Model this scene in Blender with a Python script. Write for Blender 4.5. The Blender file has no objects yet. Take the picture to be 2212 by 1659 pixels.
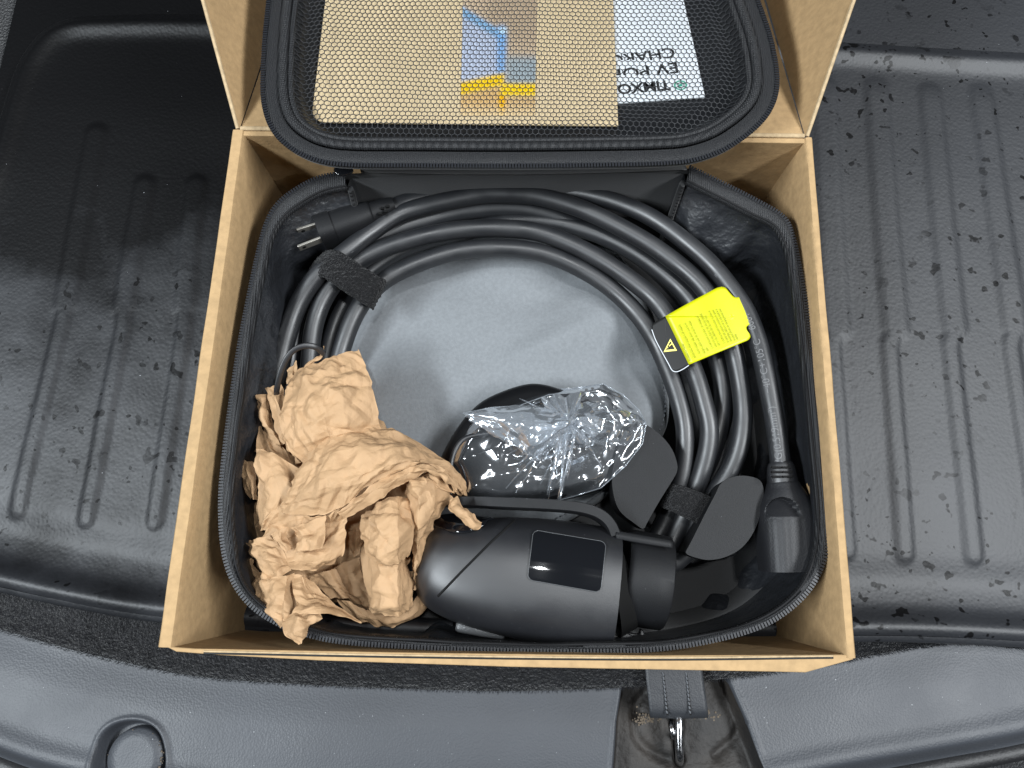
import bpy, math, random
import numpy as np
from mathutils import Vector, Matrix, noise as mnoise

random.seed(4); RNG = np.random.default_rng(7)
sc = bpy.context.scene
COL = sc.collection

# ------------------------------------------------------------------ camera
RZ = 0.112                                   # height of the cardboard box rim above the cargo liner
F_PX, CU, CV = 1536.0, 1106.0, 829.5         # focal length and centre, in units of a 2212 x 1659 plan of the view
CAM = np.array([0.0029, -0.1137, 0.4095 + RZ])
def _basis(p, r, yw):
    cp, sp = math.cos(p), math.sin(p)
    right = np.array([1, 0, 0.]); up = np.array([0, cp, sp]); fwd = np.array([0, sp, -cp])
    c, s = math.cos(r), math.sin(r)
    right, up = c*right + s*up, -s*right + c*up
    c, s = math.cos(yw), math.sin(yw)
    Z = np.array([[c, -s, 0], [s, c, 0], [0, 0, 1]])
    return Z@right, Z@up, Z@fwd
B_R, B_U, B_F = _basis(0.24984, -0.01437, 0.03549)
camd = bpy.data.cameras.new('camera'); camd.sensor_width = 36; camd.lens = 36*F_PX/2212
camd.clip_start = 0.01; camd.clip_end = 50
cam = bpy.data.objects.new('camera', camd); COL.objects.link(cam)
m = Matrix.Identity(4)
for i in range(3):
    m[i][0] = B_R[i]; m[i][1] = B_U[i]; m[i][2] = -B_F[i]; m[i][3] = CAM[i]
cam.matrix_world = m
sc.camera = cam

# ------------------------------------------------------------------ world, lamps, exposure
w = bpy.data.worlds.new('World'); sc.world = w; w.use_nodes = True
w.node_tree.nodes['Background'].inputs[0].default_value = (0.80, 0.90, 1.0, 1)
w.node_tree.nodes['Background'].inputs[1].default_value = 0.03
def lamp(name, loc, target, sx, sy, power, col):
    l = bpy.data.lights.new(name, 'AREA'); l.shape = 'RECTANGLE'; l.size = sx; l.size_y = sy; l.energy = power; l.color = col
    o = bpy.data.objects.new(name, l); COL.objects.link(o); o.location = loc
    o.rotation_euler = (Vector(target) - Vector(loc)).to_track_quat('-Z', 'Y').to_euler()
    return o
# two long ceiling tubes, left and right of the open boot
lamp('overhead_lamp', (-1.30, -0.40, 1.62), (0, 0, 0), 1.1, 0.20, 58, (0.88, 0.95, 1.0))
lamp('overhead_lamp', (1.25, -0.10, 1.62), (0, 0, 0), 1.4, 0.20, 52, (0.93, 0.97, 1.0))
lamp('overhead_lamp', (0.12, 0.06, 1.80), (0, 0, 0), 0.10, 0.10, 9, (0.95, 0.98, 1.0))  # small bulb added overhead to put a glint in the connector screen
vs = sc.view_settings
vs.view_transform = 'Standard'; vs.look = 'None'; vs.exposure = 0.12; vs.gamma = 1.0; vs.use_curve_mapping = False
sc.render.engine = 'CYCLES'; sc.cycles.use_denoising = True
sc.cycles.max_bounces = 8; sc.cycles.transparent_max_bounces = 24; sc.cycles.caustics_reflective = False
sc.cycles.sample_clamp_indirect = 4.0

# ------------------------------------------------------------------ helpers
def P(u, v, z):
    """point of the place at height z that lies under plan coordinates (u, v)"""
    d = B_F + B_R*((u-CU)/F_PX) - B_U*((v-CV)/F_PX)
    return CAM + d*((z - CAM[2])/d[2])
def PA(uvz): return np.array([P(*q) for q in uvz])
def mpp(u, v, z): return float(np.linalg.norm(P(u+1, v, z) - P(u, v, z)))

def catmull(pts, n, closed=False):
    p = np.asarray(pts, float); N = len(p)
    if closed: q = np.vstack([p[-1], p, p[0], p[1]]); segs = N
    else: q = np.vstack([2*p[0]-p[1], p, 2*p[-1]-p[-2]]); segs = N-1
    t = np.linspace(0, segs, n, endpoint=not closed); i = np.minimum(t.astype(int), segs-1); f = (t-i)[:, None]
    a, b, c, d = q[i], q[i+1], q[i+2], q[i+3]
    return .5*((2*b) + (-a+c)*f + (2*a-5*b+4*c-d)*f**2 + (-a+3*b-3*c+d)*f**3)
def resample(pts, n, closed=False):
    p = np.asarray(pts, float)
    if closed: p = np.vstack([p, p[:1]])
    s = np.r_[0, np.cumsum(np.linalg.norm(np.diff(p, axis=0), axis=1))]
    t = np.linspace(0, s[-1], n, endpoint=not closed)
    return np.stack([np.interp(t, s, p[:, k]) for k in range(p.shape[1])], -1)
def spline(pts, n, closed=False): return resample(catmull(pts, max(12*len(pts), 40), closed), n, closed)

class MB:
    """collects vertices and faces of one mesh"""
    def __init__(s): s.v = []; s.f = []; s.m = []; s.n = 0
    def add(s, v, f, mi=0):
        v = np.asarray(v, float).reshape(-1, 3); s.v.append(v)
        s.f += [tuple(int(i)+s.n for i in q) for q in f]; s.m += [mi]*len(f); s.n += len(v)
    def grid(s, G, closed_u=False, closed_v=False, mi=0, flip=False):
        G = np.asarray(G); a, b = G.shape[:2]; f = []
        for i in range(a if closed_u else a-1):
            for j in range(b if closed_v else b-1):
                q = (i*b+j, ((i+1) % a)*b+j, ((i+1) % a)*b+(j+1) % b, i*b+(j+1) % b)
                f.append(q[::-1] if flip else q)
        s.add(G.reshape(-1, 3), f, mi)
    def cap(s, ring, flip=False, mi=0):
        r = np.asarray(ring); n = len(r); f = [(n, i, (i+1) % n) if flip else (n, (i+1) % n, i) for i in range(n)]
        s.add(np.vstack([r, r.mean(0)]), f, mi)
    def box(s, c, ax, ay, az, mi=0):
        c, ax, ay, az = map(np.asarray, (c, ax, ay, az))
        v = [c+i*ax+j*ay+k*az for k in (-.5, .5) for j in (-.5, .5) for i in (-.5, .5)]
        s.add(v, [(0, 2, 3, 1), (4, 5, 7, 6), (0, 1, 5, 4), (2, 6, 7, 3), (0, 4, 6, 2), (1, 3, 7, 5)], mi)
    def prism(s, poly, off, mi=0):
        p = np.asarray(poly, float); n = len(p); off = np.asarray(off, float)
        s.add(np.vstack([p, p+off]), [tuple(range(n))[::-1], tuple(range(n, 2*n))] + [(i, (i+1) % n, (i+1) % n+n, i+n) for i in range(n)], mi)
    def tube(s, path, r, seg=12, closed=False, flat=1.0, upv=(0, 0, 1), caps=True, mi=0):
        p = np.asarray(path, float); n = len(p); r = np.broadcast_to(r, (n,))
        T = (np.roll(p, -1, 0)-np.roll(p, 1, 0)) if closed else np.gradient(p, axis=0)
        T /= np.linalg.norm(T, axis=1)[:, None]+1e-12
        S = np.cross(T, np.asarray(upv, float)); S /= np.linalg.norm(S, axis=1)[:, None]+1e-12
        U = np.cross(S, T)
        a = np.linspace(0, 2*math.pi, seg, endpoint=False)
        G = p[:, None] + r[:, None, None]*(np.cos(a)[None, :, None]*S[:, None] + flat*np.sin(a)[None, :, None]*U[:, None])
        s.grid(G, closed_u=closed, closed_v=True, mi=mi)
        if caps and not closed: s.cap(G[0], flip=True, mi=mi); s.cap(G[-1], mi=mi)
    def build(s, name, mat, parent=None, smooth=True, recenter=False, auto=None, bevel=0, solid=0, subdiv=0):
        v = np.vstack(s.v); loc = np.zeros(3)
        if recenter: loc = np.array([(v[:, 0].min()+v[:, 0].max())/2, (v[:, 1].min()+v[:, 1].max())/2, v[:, 2].min()]); v = v-loc
        me = bpy.data.meshes.new(name); me.from_pydata(v.tolist(), [], s.f)
        for q in (mat if isinstance(mat, (list, tuple)) else [mat]): me.materials.append(q)
        if max(s.m): me.polygons.foreach_set('material_index', s.m)
        me.polygons.foreach_set('use_smooth', [smooth]*len(s.f)); me.update()
        if auto is not None and smooth: me.set_sharp_from_angle(angle=math.radians(auto))
        o = bpy.data.objects.new(name, me); COL.objects.link(o); o.location = loc
        if solid:
            k = o.modifiers.new('solid', 'SOLIDIFY'); k.thickness = solid; k.offset = 0
        if bevel:
            k = o.modifiers.new('bevel', 'BEVEL'); k.width = bevel; k.segments = 3; k.limit_method = 'ANGLE'; k.angle_limit = math.radians(35)
        if subdiv:
            k = o.modifiers.new('sub', 'SUBSURF'); k.levels = subdiv; k.render_levels = subdiv
        if parent is not None: adopt(o, parent)
        return o
WLOC = {}
def adopt(o, parent):
    o.parent = parent; o.matrix_parent_inverse = Matrix.Translation(-Vector(WLOC.get(parent.name, parent.location)))
def thing(name, loc, label, cat, group=None):
    o = bpy.data.objects.new(name, None); COL.objects.link(o); o.location = loc; o.empty_display_size = .02
    WLOC[o.name] = tuple(loc)
    return tag(o, label, cat, group)
def tag(o, label, cat, group=None):
    o['label'] = label; o['category'] = cat
    if group: o['group'] = group
    return o
def structure(o): o['kind'] = 'structure'; return o

# facetted (crumple) noise: piecewise linear over a warped triangular lattice
def _h(i, j, k):
    n = (i*374761393 + j*668265263 + k*1442695041) & 0xffffffff
    n = ((n ^ (n >> 13))*1274126177) & 0xffffffff
    return ((n ^ (n >> 16)) & 0xffff)/65535.*2-1
def smooth2(x, y, sc_, seed):
    x = x/sc_; y = y/sc_; i = np.floor(x).astype(np.int64); j = np.floor(y).astype(np.int64); a = x-i; b = y-j
    a = a*a*(3-2*a); b = b*b*(3-2*b)
    return (_h(i, j, seed)*(1-a)+_h(i+1, j, seed)*a)*(1-b)+(_h(i, j+1, seed)*(1-a)+_h(i+1, j+1, seed)*a)*b
def facet(x, y, sc_, seed, warp=.35):
    wx = smooth2(x, y, sc_*1.3, seed+11)*sc_*warp; wy = smooth2(x, y, sc_*1.3, seed+23)*sc_*warp
    x = (x+wx)/sc_; y = (y+wy)/sc_
    u = x-y/math.sqrt(3); v = 2*y/math.sqrt(3); i = np.floor(u).astype(np.int64); j = np.floor(v).astype(np.int64); a = u-i; b = v-j
    lo = a+b < 1
    return np.where(lo, (1-a-b)*_h(i, j, seed)+a*_h(i+1, j, seed)+b*_h(i, j+1, seed),
                    (a+b-1)*_h(i+1, j+1, seed)+(1-b)*_h(i+1, j, seed)+(1-a)*_h(i, j+1, seed))
def patch(rows, nu, nv):
    """rows of control points -> smooth grid (nu along rows, nv across)"""
    R = np.array([catmull(r, nv) for r in rows]); return np.stack([catmull(R[:, j], nu) for j in range(nv)], 1)
def grid_normals(G):
    du = np.gradient(G, axis=0); dv = np.gradient(G, axis=1); n = np.cross(du, dv)
    return n/(np.linalg.norm(n, axis=2, keepdims=True)+1e-12)
def dist_poly(X, Y, poly, closed=False):
    """distance of points to a polyline"""
    p = np.asarray(poly, float)[:, :2]
    if closed: p = np.vstack([p, p[:1]])
    D = np.full(X.shape, 1e9)
    for a, b in zip(p[:-1], p[1:]):
        d = b-a; L = d@d+1e-15
        t = np.clip(((X-a[0])*d[0]+(Y-a[1])*d[1])/L, 0, 1)
        D = np.minimum(D, np.hypot(X-a[0]-t*d[0], Y-a[1]-t*d[1]))
    return D
def inside(X, Y, poly):
    p = np.asarray(poly, float)[:, :2]; c = np.zeros(X.shape, bool)
    for a, b in zip(p, np.roll(p, -1, 0)):
        k = (a[1] > Y) != (b[1] > Y)
        c ^= k & (X < (b[0]-a[0])*(Y-a[1])/(b[1]-a[1]+1e-15)+a[0])
    return c
def sstep(a, b, x):
    t = np.clip((x-a)/(b-a), 0, 1); return t*t*(3-2*t)

# ------------------------------------------------------------------ materials
def mat(name, col, rough=.5, spec=.5, metal=0., var=None, bump=(), sheen=0., coat=0., trans=0., rvar=None, specks=None):
    """procedural surface: colour, noise variation (scale, amount, second colour), bumps (kind, scale, strength, distance)"""
    M = bpy.data.materials.new(name); M.use_nodes = True; nt = M.node_tree; b = nt.nodes['Principled BSDF']
    b.inputs['Base Color'].default_value = (*col, 1); b.inputs['Roughness'].default_value = rough
    b.inputs['Specular IOR Level'].default_value = spec; b.inputs['Metallic'].default_value = metal
    b.inputs['Sheen Weight'].default_value = sheen; b.inputs['Coat Weight'].default_value = coat
    tc = nt.nodes.new('ShaderNodeTexCoord')
    def tex(kind, s, detail=4):
        t = nt.nodes.new({'noise': 'ShaderNodeTexNoise', 'voronoi': 'ShaderNodeTexVoronoi', 'wave': 'ShaderNodeTexWave'}[kind])
        t.inputs['Scale'].default_value = s
        if kind == 'noise': t.inputs['Detail'].default_value = detail
        nt.links.new(tc.outputs['Object'], t.inputs['Vector'])
        return t
    if var:
        t = tex('noise', var[0], 6); r = nt.nodes.new('ShaderNodeMapRange'); r.inputs[1].default_value = .3; r.inputs[2].default_value = .7
        nt.links.new(t.outputs['Fac'], r.inputs[0])
        x = nt.nodes.new('ShaderNodeMix'); x.data_type = 'RGBA'
        c2 = var[2] if len(var) > 2 else tuple(c*(1-var[1]) for c in col)
        x.inputs[6].default_value = (*col, 1); x.inputs[7].default_value = (*c2, 1)
        nt.links.new(r.outputs[0], x.inputs[0]); nt.links.new(x.outputs[2], b.inputs['Base Color'])
    if specks:                                   # pale dust grains
        t = tex('noise', specks[0], 1.5); g = nt.nodes.new('ShaderNodeMapRange'); g.inputs[1].default_value = specks[1]; g.inputs[2].default_value = specks[1]+.015
        nt.links.new(t.outputs['Fac'], g.inputs[0]); x2 = nt.nodes.new('ShaderNodeMix'); x2.data_type = 'RGBA'; x2.inputs[7].default_value = (.22, .23, .24, 1)
        if b.inputs['Base Color'].is_linked: nt.links.new(b.inputs['Base Color'].links[0].from_socket, x2.inputs[6])
        else: x2.inputs[6].default_value = (*col, 1)
        nt.links.new(g.outputs[0], x2.inputs[0]); nt.links.new(x2.outputs[2], b.inputs['Base Color'])
    if rvar:
        t = tex('noise', rvar[0], 4); r = nt.nodes.new('ShaderNodeMapRange'); r.inputs[1].default_value = .3; r.inputs[2].default_value = .7
        r.inputs[3].default_value = rough-rvar[1]; r.inputs[4].default_value = rough+rvar[1]
        nt.links.new(t.outputs['Fac'], r.inputs[0]); nt.links.new(r.outputs[0], b.inputs['Roughness'])
    prev = None
    for kind, s, st, dist in bump:
        if kind == 'crease':                     # network of fold lines
            t = nt.nodes.new('ShaderNodeTexVoronoi'); t.feature = 'DISTANCE_TO_EDGE'; t.inputs['Scale'].default_value = s
            wn = tex('noise', s*.6, 2); ad = nt.nodes.new('ShaderNodeVectorMath'); ad.operation = 'MULTIPLY_ADD'; ad.inputs[1].default_value = (.012, .012, .012)
            nt.links.new(wn.outputs['Color'], ad.inputs[0]); nt.links.new(tc.outputs['Object'], ad.inputs[2]); nt.links.new(ad.outputs[0], t.inputs['Vector'])
            cl = nt.nodes.new('ShaderNodeMath'); cl.operation = 'MINIMUM'; cl.inputs[1].default_value = .03; nt.links.new(t.outputs['Distance'], cl.inputs[0])
        else: t = tex(kind, s)
        k = nt.nodes.new('ShaderNodeBump'); k.inputs['Strength'].default_value = st; k.inputs['Distance'].default_value = dist
        nt.links.new(cl.outputs[0] if kind == 'crease' else t.outputs['Distance' if kind == 'voronoi' else 'Fac'], k.inputs['Height'])
        if prev: nt.links.new(prev.outputs[0], k.inputs['Normal'])
        prev = k
    if prev: nt.links.new(prev.outputs[0], b.inputs['Normal'])
    if trans:
        tr = nt.nodes.new('ShaderNodeBsdfTranslucent'); tr.inputs[0].default_value = (col[0]*1.1, col[1]*.75, col[2]*.5, 1)
        mx = nt.nodes.new('ShaderNodeMixShader'); mx.inputs[0].default_value = trans
        nt.links.new(b.outputs[0], mx.inputs[1]); nt.links.new(tr.outputs[0], mx.inputs[2])
        nt.links.new(mx.outputs[0], nt.nodes['Material Output'].inputs[0])
    return M

CARD = mat('cardboard', (.40, .266, .135), .82, .25, var=(220, .20), bump=(('noise', 900, .2, .0008), ('noise', 60, .3, .003)))
CARDEDGE = mat('cardboard_cut_edge', (.47, .35, .21), .85, .2, var=(300, .3), bump=(('noise', 700, .3, .001),))
KRAFT = mat('kraft_paper', (.45, .286, .156), .68, .3, var=(80, .14), bump=(('noise', 700, .15, .0005), ('noise', 260, .3, .0012), ('noise', 90, .4, .003)), trans=.08)
FABRIC = mat('woven_black_fabric', (.005, .0054, .0065), .62, .5, var=(60, .3), bump=(('noise', 1500, .25, .0005),), sheen=.25)
LINING = mat('satin_lining', (.017, .0187, .0225), .40, 1., var=(40, .2), bump=(('noise', 1300, .2, .0005), ('noise', 36, .7, .009), ('noise', 110, .25, .003)))
NEOPRENE = mat('neoprene_back_wall', (.012, .013, .0155), .62, .7, var=(90, .2), bump=(('noise', 1100, .3, .0006),), sheen=.2)
TAPE = mat('zipper_tape', (.0065, .007, .0085), .6, .5, bump=(('noise', 1600, .5, .0008), ('wave', 260, .5, .0008)))
TEETH = mat('zipper_coil_plastic', (.014, .015, .018), .35, .5)
LEATHERETTE = mat('moulded_shell_lining', (.006, .0066, .008), .38, .8, bump=(('noise', 500, .15, .0006),))
NETM = mat('net_thread', (.017, .018, .021), .55, .5)
CABLE = mat('cable_rubber', (.0105, .0115, .0138), .45, .85, var=(25, .25), rvar=(60, .07), bump=(('noise', 1400, .08, .0003), ('noise', 50, .06, .002)))
PLASTIC = mat('satin_black_plastic', (.0075, .008, .010), .45, .85, specks=(900, .80), rvar=(40, .05), bump=(('noise', 2200, .18, .0003),))
PLASTIC2 = mat('matte_black_plastic', (.0050, .0054, .0066), .58, .32, specks=(900, .79), var=(70, .2), bump=(('noise', 2000, .3, .0004),))
CONNM = mat('connector_moulding', (.0085, .009, .011), .55, .5, bump=(('noise', 900, .3, .0006),))
ADPL = mat('dark_smooth_plastic', (.004, .0042, .005), .4, .3)
GLOSSB = mat('gloss_black', (.006, .0065, .008), .06, .5, coat=.5)
DARKGAP = mat('dark_gap', (.004, .004, .004), .8, .2)
RIMGREY = mat('grey_button_plastic', (.075, .078, .082), .32, .5, bump=(('noise', 900, .35, .0006),))
VELCRO = mat('hook_and_loop_fabric', (.006, .006, .007), .95, .15, var=(900, .5), bump=(('noise', 700, 1., .004), ('noise', 250, .6, .002)), sheen=.12)
POUCH = mat('grey_felt_fabric', (.180, .192, .203), .85, .3, var=(420, .16), bump=(('noise', 1000, .35, .0008),), sheen=.15)
YELLOW = mat('yellow_tag_print', (.47, .48, .004), .38, .4)
INK = mat('black_ink', (.012, .012, .012), .5, .3)
OLIVEINK = mat('tag_small_print', (.16, .17, .0), .5, .3)
PALEYEL = mat('tag_symbol_yellow', (.80, .70, .18), .5, .3)
WHITE = mat('white_paper', (.62, .65, .68), .6, .3)
BROWNPR = mat('tan_printed_leaflet', (.56, .44, .27), .6, .3, var=(30, .06))
GREEN = mat('green_ink', (.02, .24, .15), .5, .3)
PRINTW = mat('cable_print', (.15, .15, .155), .6, .3)
METAL = mat('striker_steel', (.42, .42, .43), .22, .5, metal=1., rvar=(300, .12))
BRASS = mat('blade_nickel', (.42, .40, .36), .38, .5, metal=.75)
STRAPM = mat('grey_leatherette_strap', (.022, .024, .028), .52, .5, bump=(('voronoi', 900, .25, .0005), ('noise', 120, .15, .002)))
SEAL = mat('rubber_seal', (.008, .008, .009), .5, .5, bump=(('noise', 500, .3, .001),))
THREAD = mat('stitch_thread', (.10, .105, .115), .7, .3)
THREADK = mat('black_stitch_thread', (.008, .008, .009), .8, .3)
CARPET = mat('carpet_pile', (.011, .0115, .0135), .95, .2, var=(400, .5), bump=(('noise', 500, 1., .004),), sheen=.2)
DUST = mat('dry_dirt', (.13, .105, .08), .95, .1, var=(300, .3))
HAIR = mat('carpet_fibre', (.024, .0255, .030), .8, .3)

def rubber_liner():
    M = bpy.data.materials.new('wet_black_rubber'); M.use_nodes = True; nt = M.node_tree; b = nt.nodes['Principled BSDF']; L = nt.links
    N = lambda t: nt.nodes.new(t)
    tc = N('ShaderNodeTexCoord'); sx = N('ShaderNodeSeparateXYZ'); L.new(tc.outputs['Object'], sx.inputs[0])
    def noise(s, d=5, rough=.55, off=0.):
        t = N('ShaderNodeTexNoise'); t.inputs['Scale'].default_value = s; t.inputs['Detail'].default_value = d; t.inputs['Roughness'].default_value = rough
        mp = N('ShaderNodeMapping'); mp.inputs['Location'].default_value = (off, off*.7, 0); L.new(tc.outputs['Object'], mp.inputs[0]); L.new(mp.outputs[0], t.inputs['Vector']); return t.outputs['Fac']
    def rng(x, a, c, lo=0., hi=1.):
        r = N('ShaderNodeMapRange'); r.inputs[1].default_value = a; r.inputs[2].default_value = c; r.inputs[3].default_value = lo; r.inputs[4].default_value = hi; L.new(x, r.inputs[0]); return r.outputs[0]
    def math_(op, a, c):
        k = N('ShaderNodeMath'); k.operation = op
        for i, q in enumerate((a, c)):
            if isinstance(q, (int, float)): k.inputs[i].default_value = q
            else: L.new(q, k.inputs[i])
        return k.outputs[0]
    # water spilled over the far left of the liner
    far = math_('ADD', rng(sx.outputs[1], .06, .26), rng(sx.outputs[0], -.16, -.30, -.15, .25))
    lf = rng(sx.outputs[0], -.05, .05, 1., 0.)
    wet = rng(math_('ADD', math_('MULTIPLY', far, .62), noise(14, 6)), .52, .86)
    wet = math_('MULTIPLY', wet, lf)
    # scattered drops that soaked in
    spots = math_('MULTIPLY', rng(noise(74, 2.0, .6, 3.1), .625, .65), rng(noise(7, 3, .5, 1.7), .40, .55))
    spots = math_('MAXIMUM', spots, math_('MULTIPLY', rng(noise(130, 1.6, .6, 5.3), .655, .675), rng(noise(9, 3, .5, 2.7), .42, .55)))
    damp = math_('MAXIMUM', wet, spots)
    dusty = rng(noise(5, 6, .6, 9.), .35, .7)
    x = N('ShaderNodeMix'); x.data_type = 'RGBA'; x.inputs[6].default_value = (.0095, .0105, .013, 1); x.inputs[7].default_value = (.017, .0185, .0225, 1); L.new(dusty, x.inputs[0])
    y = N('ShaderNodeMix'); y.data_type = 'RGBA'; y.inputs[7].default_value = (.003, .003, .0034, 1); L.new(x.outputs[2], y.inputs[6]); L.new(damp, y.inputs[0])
    speck = rng(noise(420, 2, .5, 2.), .80, .82)
    z = N('ShaderNodeMix'); z.data_type = 'RGBA'; z.inputs[7].default_value = (.35, .36, .38, 1); L.new(y.outputs[2], z.inputs[6]); L.new(speck, z.inputs[0])
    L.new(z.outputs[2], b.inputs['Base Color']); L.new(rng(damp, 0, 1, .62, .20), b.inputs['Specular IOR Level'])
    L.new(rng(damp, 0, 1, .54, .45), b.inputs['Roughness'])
    v = N('ShaderNodeTexVoronoi'); v.inputs['Scale'].default_value = 420; v.feature = 'SMOOTH_F1'; L.new(tc.outputs['Object'], v.inputs['Vector'])
    b1 = N('ShaderNodeBump'); b1.inputs['Strength'].default_value = .16; b1.inputs['Distance'].default_value = .001; L.new(v.outputs['Distance'], b1.inputs['Height'])
    b2 = N('ShaderNodeBump'); b2.inputs['Strength'].default_value = .06; b2.inputs['Distance'].default_value = .0015; L.new(noise(150, 4), b2.inputs['Height']); L.new(b1.outputs[0], b2.inputs['Normal'])
    L.new(b2.outputs[0], b.inputs['Normal'])
    return M
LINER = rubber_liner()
SILL = mat('grained_grey_trim_plastic', (.040, .044, .052), .52, .50, specks=(520, .775), var=(12, .2), rvar=(20, .04), bump=(('voronoi', 700, .22, .0006), ('noise', 500, .10, .0005)))
RECESS = mat('dirty_latch_well', (.008, .0075, .0075), .65, .5, var=(26, .5, (.026, .021, .017)), bump=(('noise', 250, .5, .002),))
def clear_film(haze=.045):
    M = bpy.data.materials.new('clear_plastic_film'); M.use_nodes = True; nt = M.node_tree; L = nt.links
    for n in list(nt.nodes):
        if n.type == 'BSDF_PRINCIPLED': nt.nodes.remove(n)
    out = nt.nodes['Material Output']
    tr = nt.nodes.new('ShaderNodeBsdfTransparent'); tr.inputs[0].default_value = (.95, .96, .97, 1)
    gl = nt.nodes.new('ShaderNodeBsdfGlossy'); gl.inputs['Roughness'].default_value = .13; gl.inputs[0].default_value = (.95, .97, 1, 1)
    df = nt.nodes.new('ShaderNodeBsdfTranslucent'); df.inputs[0].default_value = (.8, .85, .9, 1)
    d2 = nt.nodes.new('ShaderNodeBsdfDiffuse'); d2.inputs[0].default_value = (.8, .86, .93, 1)
    lw = nt.nodes.new('ShaderNodeLayerWeight'); lw.inputs['Blend'].default_value = .35
    r = nt.nodes.new('ShaderNodeMapRange'); r.inputs[3].default_value = .06; r.inputs[4].default_value = .8; L.new(lw.outputs['Fresnel'], r.inputs[0])
    m1 = nt.nodes.new('ShaderNodeMixShader'); L.new(r.outputs[0], m1.inputs[0]); L.new(tr.outputs[0], m1.inputs[1]); L.new(gl.outputs[0], m1.inputs[2])
    m0 = nt.nodes.new('ShaderNodeMixShader'); m0.inputs[0].default_value = .5; L.new(df.outputs[0], m0.inputs[1]); L.new(d2.outputs[0], m0.inputs[2])
    m2 = nt.nodes.new('ShaderNodeMixShader'); m2.inputs[0].default_value = haze; L.new(m1.outputs[0], m2.inputs[1]); L.new(m0.outputs[0], m2.inputs[2])
    L.new(m2.outputs[0], out.inputs[0])
    return M
FILM = clear_film(); FILMW = clear_film(.16)

# ================================================================== the setting
# ---- rubber cargo liner: one moulded sheet with ribs, front lip and rear lip
front_uv = [(-160, 1238), (0, 1280), (170, 1316), (341, 1344), (700, 1378), (1100, 1392), (1500, 1392), (1852, 1386), (2030, 1389), (2212, 1398), (2400, 1410)]
front_w = spline(PA([(u, v, .004) for u, v in front_uv]), 120)
rear_uv = [(-140, 560), (-40, 380), (2, 240), (45, 120), (120, 45), (260, 30), (560, 34), (1100, 50), (1840, 92), (2000, 100), (2212, 112), (2450, 120)]
rear_w = spline(PA([(u, v, .004) for u, v in rear_uv]), 120)
x0, x1, y0, y1 = -.47, .47, -.23, .50
nx, ny = 520, 400
X, Y = np.meshgrid(np.linspace(x0, x1, nx), np.linspace(y0, y1, ny), indexing='ij')
Z = np.zeros_like(X)
def rib(upper, lower, w_up, w_lo):
    """wide upper run, then a jog into a narrower lower run"""
    global Z
    for pts, wd, end in ((upper, w_up, True), ([upper[-1], *lower], w_lo, True)):
        p = PA([(u, v, 0) for u, v in pts]); hw = wd*mpp(pts[0][0], pts[0][1], 0)/2
        d = dist_poly(X, Y, p); Z = np.maximum(Z, .0015*(1-sstep(hw*.45, hw*1.0+.003, d)))
rib([(208, 290), (172, 470), (140, 655)], [(135, 690), (84, 900), (36, 1104)], 48, 30)
rib([(312, 400), (288, 530), (268, 660)], [(267, 705), (224, 920), (186, 1122)], 46, 30)
rib([(424, 400), (408, 540), (400, 660)], [(399, 705), (366, 920), (335, 1126)], 46, 30)
rib([(1778, 190), (1792, 450), (1806, 706)], [(1796, 745), (1830, 1190)], 60, 34)
rib([(1893, 190), (1910, 430), (1934, 706)], [(1920, 745), (1956, 1196)], 56, 34)
rib([(2010, 200), (2033, 450), (2062, 706)], [(2052, 745), (2104, 1200)], 52, 34)
rib([(2120, 200), (2155, 450), (2192, 706)], [(2184, 745), (2252, 1205)], 52, 34)
df = dist_poly(X, Y, front_w); fy = np.interp(X, front_w[:, 0], front_w[:, 1])
front_side = Y < fy
lip = .010*np.exp(-((df-.010)/.009)**2) - .0035*np.exp(-((df-.040)/.014)**2)
Z = Z*sstep(.03, .06, df) + np.where(front_side, 0, lip)
dr = dist_poly(X, Y, rear_w)
ry = np.interp(X, rear_w[:, 0], rear_w[:, 1])
loop = np.vstack([rear_w, [[.9, rear_w[-1, 1], 0], [.9, -.6, 0], [-.9, -.6, 0], [-.9, rear_w[0, 1], 0]]])
ins = inside(X, Y, loop)
Z = Z*sstep(.02, .05, dr) + np.where(ins, .005*np.exp(-((dr-.009)/.009)**2), .005*np.exp(-1)*1.0 - .03*sstep(0, .02, dr))
Z += .0006*smooth2(X, Y, .05, 3) + .0008*smooth2(X, Y, .13, 5)
keep = ~front_side
mb = MB()
ok = keep[:-1, :-1] & keep[1:, :-1] & keep[1:, 1:] & keep[:-1, 1:]
idx = np.arange(nx*ny).reshape(nx, ny)
ii, jj = np.where(ok)
mb.add(np.stack([X, Y, Z], -1), np.stack([idx[ii, jj], idx[ii+1, jj], idx[ii+1, jj+1], idx[ii, jj+1]], -1).tolist())
# clean front edge: snapped skirt
fe = resample(front_w, 400); fe = fe[(fe[:, 0] > x0) & (fe[:, 0] < x1)]
prof = [(.004, .0068), (.0015, .0058), (0, .004), (-.0006, .001), (-.0004, -.012)]
G = np.stack([np.stack([fe[:, 0], fe[:, 1]+d, np.full(len(fe), z)], -1) for d, z in prof], 1)
mb.grid(G)
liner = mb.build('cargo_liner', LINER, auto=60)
tag(liner, 'ribbed black rubber cargo liner, wet at far left, spotted with drops, under the box', 'cargo liner')

# ---- boot floor underneath and far side trim
mb = MB(); mb.box((0, .4, -.05), (1.6, 0, 0), (0, 1.9, 0), (0, 0, .02)); structure(mb.build('trunk_floor', CARPET, smooth=False))

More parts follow.
